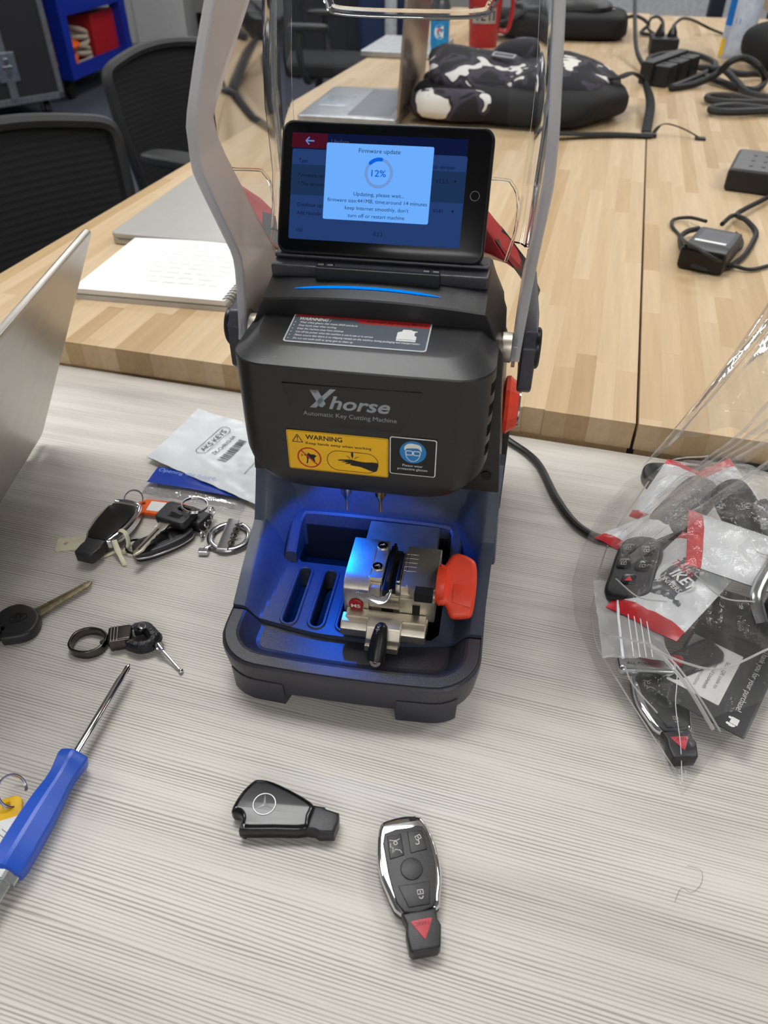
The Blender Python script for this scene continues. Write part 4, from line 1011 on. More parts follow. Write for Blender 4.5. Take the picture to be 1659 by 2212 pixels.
bagprint(join(*bars), -.1470, .6020, 'barcode')
bagprint(text('WWW.AKSKEYS.COM', .0022, .026), -.1270, .5760)
bb = thing('blue_zip_bag', 'clear zip bag with a blue printed band under the white poly bag', 'bag', (0, 0, 0))
FILM = film('bag_film', (250, 250, 252), .10, .55, .10, (226, 230, 234), .3, 90)
obj('bag_film', sheet([(-.219, .583), (-.227, .541), (-.128, .516), (-.118, .556)], 24, 16, .0030, 8, 40, .0012), FILM, bb)
obj('blue_band', sheet([(-.2195, .5790), (-.2250, .5560), (-.1340, .5320), (-.1290, .5560)], 24, 8, .0010, 8, 40, .0045), mat('blue_print', (24, 62, 168), .25, coat=.4), bb)
obj('lettering', xf(text('Opening the future', .0052, .058, shear=.2), mv(-.1880, .5610, .0085) @ rot(-14, 'Z')), mat('pale_blue_print', (120, 150, 214), .4), bb, smooth=False)
obj('clear_flap', sheet([(-.2300, .5520), (-.2190, .5380), (-.1300, .5080), (-.1270, .5260)], 24, 8, .0030, 15, 60, .001), FILM, bb)

# machine's power cable
pc = tag(obj('power_cable', tube(cat([(.045, .60, .040), (.075, .635, .030), (.105, .640, .012), (.128, .624, .0042), (.150, .588, .0042), (.1595, .530, .0042), (.1720, .492, .0042), (.1950, .474, .0042), (.235, .475, .0042), (.280, .510, .0042), (.300, .560, .0060), (.318, .585, .0060), (.352, .580, .0060), (.420, .560, .0042), (.60, .50, .0042)], 8), .0036, 10), mat('cable_black', (20, 20, 22), .35)), 'thick black power cable curving from the machine to the clear bag', 'cable')
pc.location.z = Z0
hr = tag(obj('stray_hair', tube(cat([(.163, .177, .0006), (.1685, .184, .0012), (.174, .182, .0010), (.181, .187, .0008), (.183, .194, .0014), (.176, .197, .0008)], 6), .00010, 5), mat('hair', (96, 84, 78), .5)), 'fine stray hair lying on the grey table at lower right', 'hair')
hr.location.z = Z0

# ------------------------------------------------------------------ clear bag of remotes
def pouch(g_len, g_wid, th, seed, u0=-1., u1=1., nu=16, nv=12):
    V, F = [], []
    for side in (1, -1):
        for j in range(nu + 1):
            for i in range(nv + 1):
                u = u0 + (u1 - u0) * j / nu; v = 2 * i / nv - 1
                h = th * max(0, 1 - abs(u) ** 5) * max(0, 1 - abs(v) ** 3) + .0004
                h *= 1 + .35 * noise.noise(Vector((u * 3 + seed, v * 3, seed)))
                rip = .0006 * math.sin(v * 34) * (abs(u) > .8)
                V.append((v * g_wid / 2, u * g_len / 2, side * h + rip))
    n = (nu + 1) * (nv + 1)
    for s in (0, 1):
        for j in range(nu):
            for i in range(nv):
                a = s * n + j * (nv + 1) + i; q = (a, a + 1, a + nv + 2, a + nv + 1); F.append(q if s == 0 else q[::-1])
    return V, F
PWHITE = mat('pouch_white', (222, 224, 226), .4, var=.04, coat=.2)
PRED = mat('pouch_red', (206, 40, 48), .35, coat=.2)
def foil_pouch(label, loc, rz, rx, ry, L, W_, th, seed, both=True, print_=None):
    t = thing('foil_pouch', label, 'pouch', loc, rz, rx=rx, ry=ry)
    obj('pouch_body', pouch(L, W_, th, seed, -.80, .80), PWHITE, t)
    obj('red_seal', pouch(L, W_, th, seed, .80, 1.0, 4), PRED, t)
    if both: obj('red_seal', pouch(L, W_, th, seed, -1.0, -.80, 4), PRED, t)
    return t
f1 = foil_pouch('white foil pouch with red end seal and fine print, uppermost in the clear bag', (.2760, .3960, .056), 70, 8, 4, .104, .070, .006, 2, False)
for i, w_ in enumerate((.022, .024, .020)): obj('lettering', xf(text(('FCC ID: M3N-A2C', 'CHIP: ID46 433MHz', 'MADE FOR REMOTE KEY')[i], .0018, w_), mv(.004 - i * .004, -.008, .0066) @ rot(90, 'Z')), mat('print_grey', (120, 122, 126), .5), f1, smooth=False)
f2 = foil_pouch('white foil pouch with red seal and grey window at lower left inside the bag', (.2180, .3840, .044), -48, 6, -10, .104, .056, .009, 5)
obj('dark_window', pouch(.060, .036, .0085, 5, -.8, .8), mat('window_grey', (92, 94, 98), .25, var=.2, vs=80, coat=.5), f2).location = (.001, -.004, .0022)
obj('lettering', xf(text('IKEY', .0088, .022, bold=.02), mv(.006, -.012, .0128) @ rot(-20, 'Z')), WHITE, f2, smooth=False)
obj('lettering', xf(text('UNIVERSAL', .0042, .026), mv(.004, -.0195, .0126) @ rot(-20, 'Z')), WHITE, f2, smooth=False)
obj('lettering', xf(text('TUNING', .0060, .020, bold=.02), mv(.0, .000, .0128) @ rot(-20, 'Z')), PRED, f2, smooth=False)
foil_pouch('white foil pouch with a red seal at the left wall of the bag', (.2140, .4520, .036), -62, 0, -18, .080, .036, .006, 9)
foil_pouch('foil pouch with a small red corner at the back left of the bag', (.2450, .5000, .034), -40, 20, 0, .070, .034, .006, 12)
foil_pouch('foil pouch with red seal leaning at the back right of the bag', (.3000, .4800, .040), 30, 25, 0, .080, .040, .006, 14)
def remote(label, loc, rz, rx=0, ry=0, L=.062, W_=.034, H=.014, buttons=True):
    t = thing('key_remote', label, 'key', loc, rz, rx=rx, ry=ry)
    o_ = cat2([(-W_ * .42, -L * .5), (-W_ * .5, -L * .1), (-W_ * .46, L * .36), (-W_ * .2, L * .5), (W_ * .2, L * .5), (W_ * .46, L * .36), (W_ * .5, -L * .1), (W_ * .42, -L * .5)], 4)
    obj('body', curve2d([o_], H, H * .3, 4), FOBK, t)
    if buttons:
        for k, (x, y) in enumerate(((-.007, .016), (.007, .014), (-.007, .0), (.007, -.002), (0, -.016))):
            b_ = obj('button', xf(curve2d([rrect(.011, .011, .003, 4, x, y)], .0012, .0004), mv(0, 0, H - .0006)), FOBG, t)
            if k < 4: obj('symbol', xf(LOCK(.0030, k % 2 == 0), mv(x, y, H + .0008)), IVORY, b_, smooth=False)
            else: obj('symbol', xf(poly(tri3(.006, 0, 0)), mv(x, y, H + .0008)), PRED, b_, smooth=False)
    return t
remote('black key remote with white lock symbols showing at the left of the bag', (.1930, .4000, .034), -28, 8, -22)
remote('smooth black key remote standing at the upper right in the bag', (.2850, .4550, .046), 25, 30, 0, .058, .034, .014, False)
remote('smooth black key remote at the right frame edge of the bag', (.3080, .4360, .040), 10, 20, 10, .060, .036, .014, False)
remote('dark key remote half hidden behind the white pouches', (.2500, .4700, .040), -50, 20, 0, .060, .032, .014, False)
remote('black key remote at the very back of the bag', (.2620, .5250, .024), 80, 0, 0, .060, .034, .014, False)
remote('dark key remote under the uppermost white pouch', (.2620, .3650, .020), 60, 0, 0, .060, .036, .014, False)
ms = thing('chrome_flip_key', 'bent chrome flip key arm at right inside the bag', 'key', (.2600, .3600, .052), 0)
obj('chrome_arm', tube(cat([(-.002, -.022, .000), (-.004, -.010, .008), (.004, .004, .010), (.020, .024, .012), (.040, .048, .010)], 5), [.0048] * 21, 10, flat=.7), mat('brushed_chrome', (196, 198, 200), .2, 1.), ms)
obj('key_body', xf(curve2d([rrect(.050, .034, .010, 5)], .012, .003, 3), mv(.030, -.004, -.006) @ rot(45, 'Z')), FOBK, ms)
CREASE_GLINT = film('crease_glint_film', (252, 252, 252), .1, 1.2, .45, (248, 248, 248), .3, 60)  # whitish film for the highlights drawn along the bag's creases
zb = thing('small_zip_bag', 'small frosted zip-lock bag at the left of the clear bag', 'bag', (.1710, .3640, .030), -12, rx=-4, ry=-10)
obj('bag_film', sheet([(-.012, -.046), (.030, -.046), (.026, .034), (-.018, .034)], 14, 18, .005, 21, 50, .002), film('milky_film', (252, 252, 252), .12, 1.2, .45, (244, 246, 248), .5, 70, top=.3), zb)
obj('zip_rail', tube([(.0010, -.048, .0062), (-.0010, -.010, .0084), (.0, .036, .0064)], .0011, 6), mat('zip_white', (226, 230, 234), .3), zb)
for i in range(4): obj('zip_rib', tube([(.008 + i * .004, -.046, .0060), (.006 + i * .004, -.010, .0078), (.006 + i * .004, .034, .0060)], .0004, 5), mat('zip_white', (226, 230, 234), .3), zb)
cbx = thing('thank_you_card', 'black card with white label and thank-you line at lower right in the bag', 'card', (.2380, .3270, .0140), 52, rx=0, ry=4)
obj('card_stock', curve2d([rrect(.100, .060, .002, 3)], .0008, .0001), mat('card_black', (42, 43, 46), .35), cbx)
obj('white_label', xf(curve2d([rrect(.056, .036, .001, 3, -.006, .010)], .0003, .0001), mv(0, 0, .0008)), WHITE, cbx)
for i, (s, w_) in enumerate((('Scan QR code to', .030), ('find Certified Locksmith', .040), ('Programming Instructions', .042), ('and parts', .018))): obj('lettering', xf(text(s, .0026, w_), mv(-.006, .0 + i * .006, .0013) @ rot(180, 'Z')), mat('print_grey', (120, 122, 126), .5), cbx, smooth=False)
obj('lettering', xf(text('Thank you for your purchase!', .0040, .068), mv(.004, -.0180, .0010) @ rot(180, 'Z')), WHITE, cbx, smooth=False)
obj('truck_icon', xf(join(poly([(-.003, -.002), (.003, -.002), (.003, .003), (-.003, .003)]), poly([(.0034, -.002), (.0058, -.002), (.0058, .0005), (.0046, .002), (.0034, .002)]), poly(circ(.0011, 10, -.0015, -.0028)), poly(circ(.0011, 10, .0042, -.0028))), mv(-.0400, -.0200, .0010) @ rot(180, 'Z')), WHITE, cbx, smooth=False)
smart_fob('chrome-edged smart key fob with red panic triangle in the bottom tip of the clear bag', (.1895, .2980, .0010), 2)
pa = thing('chrome_key_blade', 'short chrome key end lying above the bottom fob in the bag', 'key', (.1830, .3270, .0140), -4)
obj('chrome_bar', curve2d([rrect(.040, .014, .004, 5)], .009, .003, 3), mat('brushed_chrome', (196, 198, 200), .2, 1.), pa)
obj('lettering', xf(text('ALL POLICE', .0022, .020), mv(-.004, -.002, .0091)), INK, pa, smooth=False)
obj('black_grip', xf(curve2d([rrect(.050, .020, .006, 4)], .010, .003, 3), mv(.034, .010, -.004) @ rot(30, 'Z')), FOBK, pa)
obj('red_button', xf(curve2d([rrect(.012, .008, .003, 4)], .004, .001, 3), mv(.020, .004, .006)), RED, pa)

bg = thing('clear_plastic_bag', 'large clear plastic bag bulging with key remotes and pouches at the right', 'bag', (0, 0, 0))
BAGF = film('clear_bag_film', (254, 254, 254), .07, 1.1, .09, (252, 252, 252), .7, 70, top=.16)
FPK = [(.1865, .240), (.172, .290), (.155, .335), (.148, .385), (.152, .420), (.166, .455), (.190, .500), (.225, .548), (.265, .572), (.330, .570), (.400, .530), (.430, .470), (.410, .410), (.360, .360), (.300, .322), (.258, .300), (.222, .275)]
FP = [(v.x, v.y) for v in resample([(x, y, 0) for x, y in FPK] + [(*FPK[0], 0)], 151)][:-1]
CXY = (.262, .420); PK = (.2700, .4550)
V, F = [], []
def ridge(x, y, k, s):
    q = Vector((x * k + .5 * noise.noise(Vector((x * 14, y * 14, s + 2))), y * k, s)); return (1 - abs(noise.noise(q)) * 1.5) ** 3 if abs(noise.noise(q)) < .66 else 0
def bagz(x, y, f):
    """height of the film over plan point; f: 0 at rim, 1 at centre"""
    base = .074 * (1 - (1 - f) ** 2.4)
    tipd = math.hypot(x - .19, y - .26); base *= min(1, .30 + tipd / .10)
    wr_ = .0060 * ridge(x, y, 17, 2) + .0035 * ridge(x + y * .6, y - x * .3, 38, 5) + .004 * noise.noise(Vector((x * 20, y * 20, 7)))
    return .001 + base + wr_ * min(1, f * 4)
NR = 54; n = len(FP)
for k in range(NR + 1):
    f = (k / NR) ** 1.3
    for x, y in FP:
        px = x + (CXY[0] - x) * f; py = y + (CXY[1] - y) * f
        bulge = .007 * math.sin(min(1, f * 6) * math.pi)
        d = Vector((x - CXY[0], y - CXY[1])).normalized() * bulge * min(1, math.hypot(x - .19, y - .25) / .08)
        V.append((px + d.x, py + d.y, bagz(px, py, f)))
for k in range(NR):
    for i in range(n):
        j = (i + 1) % n; F.append((k * n + i, k * n + j, (k + 1) * n + j, (k + 1) * n + i))
obj('bag_film', (V, F), BAGF, bg, angle=24)
# folds of film gathered across the top of the bag towards the neck
FOLD = film('bag_fold_film', (252, 252, 252), .07, 1.1, .15, (244, 242, 238), .9, 70, top=.30)
for k, (pts, w_) in enumerate((([(1335, 1185, .062), (1420, 1120, .082), (1510, 1050, .098), (1600, 990, .115), (1700, 930, .14)], .011), ([(1350, 1150, .060), (1440, 1085, .084), (1530, 1020, .100), (1620, 960, .120), (1720, 890, .15)], .008), ([(1385, 1115, .060), (1470, 1050, .084), (1560, 985, .105), (1660, 910, .14)], .010), ([(1360, 1205, .066), (1450, 1140, .088), (1540, 1080, .100), (1660, 1000, .115)], .006), ([(1420, 1075, .055), (1500, 1015, .080), (1590, 945, .115), (1680, 850, .16)], .007))):
    c_ = cat([at(*p) for p in pts], 10); VV, FF = [], []
    for i, p in enumerate(c_):
        t_ = (c_[min(i + 1, len(c_) - 1)] - c_[max(i - 1, 0)]).normalized(); nr = Vector((-t_.y, t_.x, 0)).normalized()
        wv = w_ * .75 * (.35 + .65 * math.sin(math.pi * min(1, .15 + i / len(c_)))) ; hp = .003 * noise.noise(Vector((i * .25, k, 1)))
        for o_, dz in ((-1, -.004), (-.5, .001), (0, .004), (.5, .001), (1, -.004)): VV.append(p + nr * wv * o_ + Vector((0, 0, dz + hp)))
    for i in range(len(c_) - 1):
        for j in range(4): FF.append((i * 5 + j, i * 5 + j + 1, i * 5 + j + 6, i * 5 + j + 5))
    obj('bag_fold', (VV, FF), FOLD, bg)
for pts, r_ in (([(1402, 1392, .052), (1440, 1428, .050), (1490, 1490, .044), (1540, 1575, .026)], .0014), ([(1412, 1396, .052), (1460, 1436, .050), (1510, 1505, .042), (1556, 1580, .024)], .0007), ([(1276, 1316, .016), (1288, 1390, .022), (1340, 1480, .022), (1410, 1590, .016), (1464, 1672, .003)], .0006), ([(1318, 1162, .020), (1294, 1235, .020), (1277, 1318, .016)], .0006), ([(1405, 1398, .054), (1480, 1432, .056), (1560, 1444, .054), (1659, 1402, .050)], .0008), ([(1290, 1362, .030), (1350, 1380, .046), (1405, 1392, .053)], .0006), ([(1318, 1162, .020), (1370, 1085, .030), (1440, 1000, .040), (1530, 985, .050)], .0007), ([(1350, 1440, .036), (1368, 1480, .034), (1420, 1540, .030)], .0006), ([(1500, 1240, .070), (1560, 1290, .072), (1630, 1300, .072)], .0005), ([(1330, 1250, .050), (1380, 1290, .058), (1440, 1300, .066)], .0005)):
    obj('crease_glint', tube(cat([at(*p) for p in pts], 10), r_, 6), CREASE_GLINT, bg)  # highlights on film creases and edges, shaped as thin whitish tubes
# gathered neck of the bag rising at the right
V, F = [], []
A0 = [(.232, .540, .030), (.262, .552, .052), (.300, .540, .075), (.340, .500, .085), (.380, .450, .080), (.400, .400, .060)]
A1 = [(.345, .600, .175), (.355, .590, .185), (.370, .570, .20), (.390, .545, .21), (.410, .520, .21), (.425, .495, .20)]
A2 = [(.385, .640, .300), (.395, .625, .30), (.410, .600, .31), (.430, .570, .31), (.450, .545, .30), (.465, .520, .30)]
ra, rb, rc = resample(cat(A0, 4), 60), resample(cat(A1, 4), 60), resample(cat(A2, 4), 60)
for j in range(41):
    t_ = j / 40
    for i in range(60):
        p = ra[i] * (1 - t_) ** 2 + rb[i] * 2 * t_ * (1 - t_) + rc[i] * t_ ** 2
        fold = .006 * math.sin(i * .75 + 3 * noise.noise(Vector((t_ * 2, i * .05, 4)))) * (.4 + t_)
        V.append((p.x + fold * .6, p.y + fold, p.z + fold * .5 + .004 * noise.noise(Vector((i * .2, t_ * 6, 1)))))
for j in range(40):
    for i in range(59): a = j * 60 + i; F.append((a, a + 1, a + 61, a + 60))
obj('bag_neck', (V, F), film('clear_bag_neck', (248, 248, 248), .08, .8, .16, (240, 240, 240), .35, 30), bg)
seam_ = obj('bag_seam', tube(cat([(.1893, .2495, .001), (.190, .268, .016), (.191, .290, .026), (.196, .312, .034), (.190, .335, .040)], 6), .0003, 5), mat('seam_white', (226, 228, 230), .3), bg)

wc_ = tag(obj('plastic_chip', xf(blob(.0013, .0008, .0006, 2.2, 10, 8), mv(*at(942, 1388, .0285)) @ rot(30, 'Z')), WHITE), 'tiny white plastic chip lying on the front tray of the machine', 'chip')
wc_.location.z = Z0
# ------------------------------------------------------------------ things on the birch tables and beyond
SILVER = mat('laptop_silver', (182, 178, 170), .34, .75, var=.02)
PALE = mat('laptop_pale', (186, 184, 179), .45, .25, var=.01)
KEYS = mat('key_grey', (60, 62, 66), .5)
RUBBER = mat('rubber_black', (24, 24, 26), .5)

# open laptop at the left edge, seen from behind its lid
lt = thing('open_laptop', 'open silver laptop at the left edge, back of its lid showing', 'laptop', (-.355, .628, 0), -90)
# local: x runs towards the camera along the hinge, y to the right
deck = obj('keyboard_deck', xf(curve2d([rrect(.320, .225, .010, 5, .160, -.1175)], .014, .0025), mv(0, 0, .001)), SILVER, lt)
obj('keyboard', xf(curve2d([rrect(.270, .100, .004, 3, .160, -.075)], .0008, .0002), mv(0, 0, .0148)), KEYS, deck)
obj('track_pad', xf(curve2d([rrect(.110, .070, .004, 3, .160, -.175)], .0005, .0001), mv(0, 0, .0149)), mat('pad_grey', (160, 160, 158), .4, .5), deck)
LM = mv(0, .002, .012) @ rot(90 - 26.6, 'X')
lid = obj('lid', xf(curve2d([rrect(.320, .2325, .008, 6, .160, .1163)], .0058, .0016), LM @ mv(0, 0, -.0058)), SILVER, lt)
obj('screen', xf(poly(rrect(.305, .212, .003, 3, .160, .118)), LM @ mv(0, 0, .0003)), mat('screen_off', (14, 14, 18), .15), lid, smooth=False)
obj('screen_bezel', xf(curve2d([rrect(.316, .2285, .007, 5, .160, .1163)], .0008, .0003), LM @ mv(0, 0, -.0006)), BLACKS, lid)
obj('hinge', tube([(.03, .002, .012), (.29, .002, .012)], .0055, 10), mat('hinge_dark', (70, 70, 72), .4, .6), lt)

# closed laptop and spiral notebook on the left birch table
cl2 = thing('closed_laptop', 'closed silver laptop lying flat behind the open spiral notebook', 'laptop', (-.4030, 1.0960, BZ), -12.5)
obj('base_shell', curve2d([rrect(.350, .300, .010, 5, .175, .150)], .0090, .0025), SILVER, cl2)
obj('lid', xf(curve2d([rrect(.350, .300, .010, 5, .175, .150)], .0080, .0022), mv(0, 0, .0094)), PALE, cl2)
nb = thing('spiral_notebook', 'open white spiral notebook with faint pencil writing in front of the closed laptop', 'notebook', (-.3980, .9050, BZ), -11)
PAPER = mat('paper', (238, 238, 236), .7, var=.01)
COVER = mat('notebook_cover', (120, 124, 104), .6)
obj('lower_pages', box(0, .206, 0, .178, 0, .0060), mat('paper_grey', (200, 196, 194), .7, var=.02), nb)
obj('cover', box(0, .208, .0005, .180, .0060, .0075), COVER, nb)
pgs = obj('page_stack', box(.0, .205, .001, .181, .0075, .0135), PAPER, nb)
def pagetop(x, y): return .0137 + .0022 * math.sin(x / .205 * math.pi) * (y / .18)
V, F = [], []
for j in range(13):
    for i in range(15): x = .205 * i / 14; y = .001 + .182 * j / 12; V.append((x, y, pagetop(x, y)))
for j in range(12):
    for i in range(14): a = j * 15 + i; F.append((a, a + 1, a + 16, a + 15))
obj('top_page', (V, F), PAPER, nb)
random.seed(5); lines = []
for i in range(9):
    y = .160 - i * .015; x = .05 + .004 * i
    while x < .175:
        w_ = random.uniform(.008, .022); q = [(x + w_ * k / 6, y + random.uniform(-.0016, .0016)) for k in range(7)]
        g = line2(q, .0008); lines.append(([(v.x, v.y, pagetop(v.x, v.y) + .0004) for v in g[0]], g[1])); x += w_ + .006
obj('handwriting', join(*lines), mat('faint_pencil', (190, 192, 196), .7), nb, smooth=False)
for i in range(22): obj('spiral_loop', xf(torus(.0082, .0007, 16, 5), mv(.2060, .006 + i * .0080, .0075) @ rot(90, 'X')), RUBBER, nb)

# second open laptop seen through the shield
l2 = thing('grey_laptop', 'open grey laptop seen through the clear shield, lid edge towards us', 'laptop', (.030, 1.800, BZ), -12)
obj('keyboard_deck', curve2d([rrect(.230, .330, .010, 5, -.117, .165)], .0140, .0025), mat('alu_grey', (176, 178, 182), .3, .7), l2)
obj('keyboard', xf(curve2d([rrect(.100, .280, .004, 3, -.072, .165)], .0008, .0002), mv(0, 0, .0136)), mat('key_mid', (112, 116, 122), .45), l2)
obj('track_pad', xf(curve2d([rrect(.070, .110, .004, 3, -.178, .165)], .0005, .0001), mv(0, 0, .0137)), mat('pad_light', (196, 206, 214), .2, .3), l2)
LM2 = mv(.002, 0, .013) @ rot(90, 'Z') @ rot(90, 'X') @ rot(-14, 'X')
obj('lid', xf(curve2d([rrect(.330, .225, .008, 6, .165, .1125)], .0058, .0016), frame((.002, 0, .013), (0, 1, 0), (.07, 0, .998)) @ mv(0, 0, -.0058)), mat('lid_taupe', (150, 136, 126), .25, .6), l2)
l3 = thing('closed_laptop', 'closed pale grey laptop farther back at the left table edge', 'laptop', (-.075, 2.690, BZ), -14)
obj('base_shell', curve2d([rrect(.240, .330, .010, 5, .120, .165)], .010, .003), SILVER, l3)
obj('lid', xf(curve2d([rrect(.240, .330, .010, 5, .120, .165)], .008, .003), mv(0, 0, .0104)), mat('lid_pale', (190, 192, 194), .4, .4), l3)

# camouflage backpack
def camo():
    t = Nt('camo_fabric'); v = t.coord((1, 1, 1)); wv = t.new('ShaderNodeTexNoise'); wv.inputs['Scale'].default_value = 9; t.link(v, wv.inputs[0])
    ad = t.new('ShaderNodeMix', data_type='VECTOR'); ad.inputs[0].default_value = .12; t.link(v, ad.inputs[4]); t.link(wv.outputs['Color'], ad.inputs[5])
    n = t.noise(ad.outputs[1], 13, 2, .5)
    t.link(t.ramp(n, [(0, (22, 22, 26)), (.47, (30, 30, 35)), (.50, (62, 58, 70)), (.55, (66, 62, 74)), (.56, (24, 24, 28)), (.585, (26, 26, 30)), (.595, (222, 220, 214)), (1, (222, 220, 214))], 'LINEAR'), t.b.inputs['Base Color'])
    t.b.inputs['Roughness'].default_value = .85; t.bump(t.noise(t.coord(), 500, 2), .3, .001); return t.m
CAMO = camo(); WEB = mat('black_webbing', (18, 18, 20), .8, var=.15, vs=300, bump=.4, bs=900)
BPL = (.315, 1.965, BZ)
bp_ = thing('backpack', 'black and white camouflage backpack lying on the birch table behind the machine', 'backpack', BPL, -14); bp_.scale = (.88, .88, .80)
obj('main_compartment', xf(blob(.270, .230, .052, 3.4, 60, 26, .14, 9, 2, -.046), mv(0, 0, .048)), WEB, bp_)
obj('back_panel', xf(blob(.235, .190, .055, 2.8, 60, 26, .22, 8, 5), mv(.012, .020, .078)), CAMO, bp_)
fp_ = obj('front_pocket', xf(blob(.150, .110, .040, 2.7, 48, 22, .16, 9, 8), mv(-.085, -.065, .100) @ rot(10, 'Y') @ rot(14, 'X')), CAMO, bp_)
obj('fabric_patch', xf(curve2d([rrect(.064, .028, .004, 3)], .004, .001), mv(-.040, -.060, .1450) @ rot(14, 'X') @ rot(-14, 'Z')), mat('patch_grey', (92, 92, 96), .7), fp_)
obj('patch_border', xf(line2([(x, y) for x, y in rrect(.056, .020, .003, 3)] + [rrect(.056, .020, .003, 3)[0]], .002), mv(-.040, -.060, .1495) @ rot(14, 'X') @ rot(-14, 'Z')), WHITE, fp_, smooth=False)
obj('top_pocket', xf(blob(.080, .070, .052, 2.4, 36, 20, .18, 12, 11), mv(-.005, .085, .120)), CAMO, bp_)
obj('side_pocket', xf(blob(.110, .040, .038, 2.8, 36, 18, .2, 12, 21), mv(-.140, -.200, .050)), CAMO, bp_)
obj('zipper', tube(cat([(-.235, -.06, .070), (-.19, -.160, .078), (-.06, -.180, .082), (.06, -.16, .085), (.15, -.09, .100)], 6), .006, 8, flat=.5), WEB, bp_)
obj('side_pad', xf(blob(.110, .130, .052, 2.6, 36, 20, .15, 10, 14), mv(.150, .050, .078) @ rot(18, 'Y')), CAMO, bp_)
def wpts(L): 
    inv = bp_.matrix_basis if False else None
    m_ = (mv(*BPL) @ rot(-14, 'Z') @ Matrix.Diagonal((.88, .88, .80, 1))).inverted(); return [m_ @ Vector(p) for p in L]
obj('shoulder_strap', tube(cat(wpts([at(1300, 170, .100), at(1335, 168, .115), at(1368, 158, .110), at(1392, 178, .085), at(1405, 222, .055), at(1396, 285, .036)]), 6), .012, 8, flat=.35, up=(0, 0, 1)), WEB, bp_)
obj('webbing_strap', tube(cat(wpts([at(1195, 288, .045), at(1260, 290, .040), at(1330, 290, .038), at(1408, 294, .036)]), 6), .014, 8, flat=.3, up=(0, 0, 1)), WEB, bp_)
obj('strap_buckle', xf(box(-.016, .016, -.010, .010, 0, .010), mv(*wpts([at(1402, 296, BZ)])[0])), RUBBER, bp_, bev=.002)
obj('loose_strap', tube(cat(wpts([at(1408, 292, .036), at(1425, 272, .050), at(1445, 268, .056), at(1480, 280, .048), at(1515, 300, .034)]), 6), .005, 6, flat=.3, up=(0, 0, 1)), WEB, bp_)
obj('strap_end', xf(box(-.012, .012, -.010, .010, 0, .006), mv(*wpts([at(1512, 302, BZ)])[0])), RUBBER, bp_, bev=.0015)

# red tumbler with handle
def cyl(r, a0, a1, z0, z1, n=20):
    V, F = [], []
    for i in range(n + 1):
        a = R(a0 + (a1 - a0) * i / n); V += [(r * math.sin(a), -r * math.cos(a), z0), (r * math.sin(a), -r * math.cos(a), z1)]
    for i in range(n): F.append((2 * i, 2 * i + 2, 2 * i + 3, 2 * i + 1))
    return V, F
def wrap(g, r, z, a0=0):
    return [(r * math.sin(v[0] / r + R(a0)), -r * math.cos(v[0] / r + R(a0)), z + v[1]) for v in g[0]], g[1]
rt = thing('tumbler', 'red insulated tumbler with side handle and white YETI lettering', 'cup', (.330, 2.900, BZ), -6)
obj('cup_body', lathe([(0, 0), (.044, 0), (.046, .003), (.056, .15), (.057, .190), (.054, .192), (0, .192)], 32), RED, rt)
obj('steel_rim', lathe([(.0535, .190), (.0565, .190), (.0565, .204), (.0535, .204)], 32), STEEL, rt)
obj('handle', tube(cat([(.052, 0, .160), (.080, 0, .155), (.088, 0, .120), (.084, 0, .070), (.074, 0, .045), (.048, 0, .045)], 6), .009, 8, flat=.8), RED, rt)
lb_ = obj('name_plate', cyl(.0555, -44, 40, .070, .112), mat('plate_silver', (188, 186, 182), .3, .6), rt, smooth=False)
obj('lettering', wrap(text('YETI', .026, .070, bold=.02), .0562, .078, -2), INK, lb_, smooth=False)
obj('lid', xf(lathe([(0, 0), (.050, 0), (.050, .012), (.046, .016), (0, .016)], 28), mv(0, 0, .200)), film('lid_clear', (240, 240, 240), .05, 1.2, .1), rt)

gb = thing('sports_drink_bottle', 'slim clear drink bottle with a blue label and white letter G', 'bottle', (.155, 2.430, BZ), -4)
obj('bottle_body', lathe([(0, 0), (.023, 0), (.026, .004), (.026, .045), (.023, .060), (.026, .075), (.026, .160), (.018, .185), (.013, .20), (0, .20)], 28), mat('drink_blue_grey', (92, 96, 104), .12, var=.1, trans=.5, spec=.6), gb)
obj('cap', xf(lathe([(0, 0), (.0155, 0), (.0155, .018), (.013, .020), (0, .020)], 24), mv(0, 0, .198)), ORANGE, gb)
gl_ = obj('blue_label', join(cyl(.0265, -75, 75, .075, .128), cyl(.0265, -60, 10, .030, .075)), mat('drink_label_blue', (20, 138, 204), .35), gb, smooth=False)
obj('lettering', wrap(text('G', .030, .026, bold=.05), .0270, .088, -6), WHITE, gl_, smooth=False)
obj('bolt_mark', wrap(poly([(-.002, .012), (.004, .012), (.001, .007), (.004, .007), (-.003, -.002), (-.001, .005), (-.004, .005)]), .0274, .100, -4), ORANGE, gl_, smooth=False)

# black laptop bag
lbg = thing('laptop_bag', 'black soft laptop bag lying at the back of the birch tables', 'bag', (.640, 3.150, BZ), -8)
obj('bag_body', xf(blob(.215, .165, .040, 5, 56, 20, .08, 8, 4, -.038), mv(0, 0, .040)), WEB, lbg)
obj('bag_flap', xf(blob(.170, .150, .030, 3, 44, 16, .25, 10, 9), mv(-.02, .03, .082)), RUBBER, lbg)
obj('shoulder_strap', tube(cat([(-.21, -.05, .06), (-.24, -.14, .05), (-.20, -.18, .06), (-.14, -.14, .085)], 6), .016, 8, flat=.4, up=(0, 0, 1)), WEB, lbg)
obj('strap_pad', xf(blob(.07, .05, .035, 2.6, 28, 14, .2, 14, 3), mv(-.235, -.080, .052)), WEB, lbg)
obj('zip_pull', xf(box(-.012, .012, -.003, .003, 0, .003), mv(.16, -.02, .080)), STEEL, lbg, bev=.001)

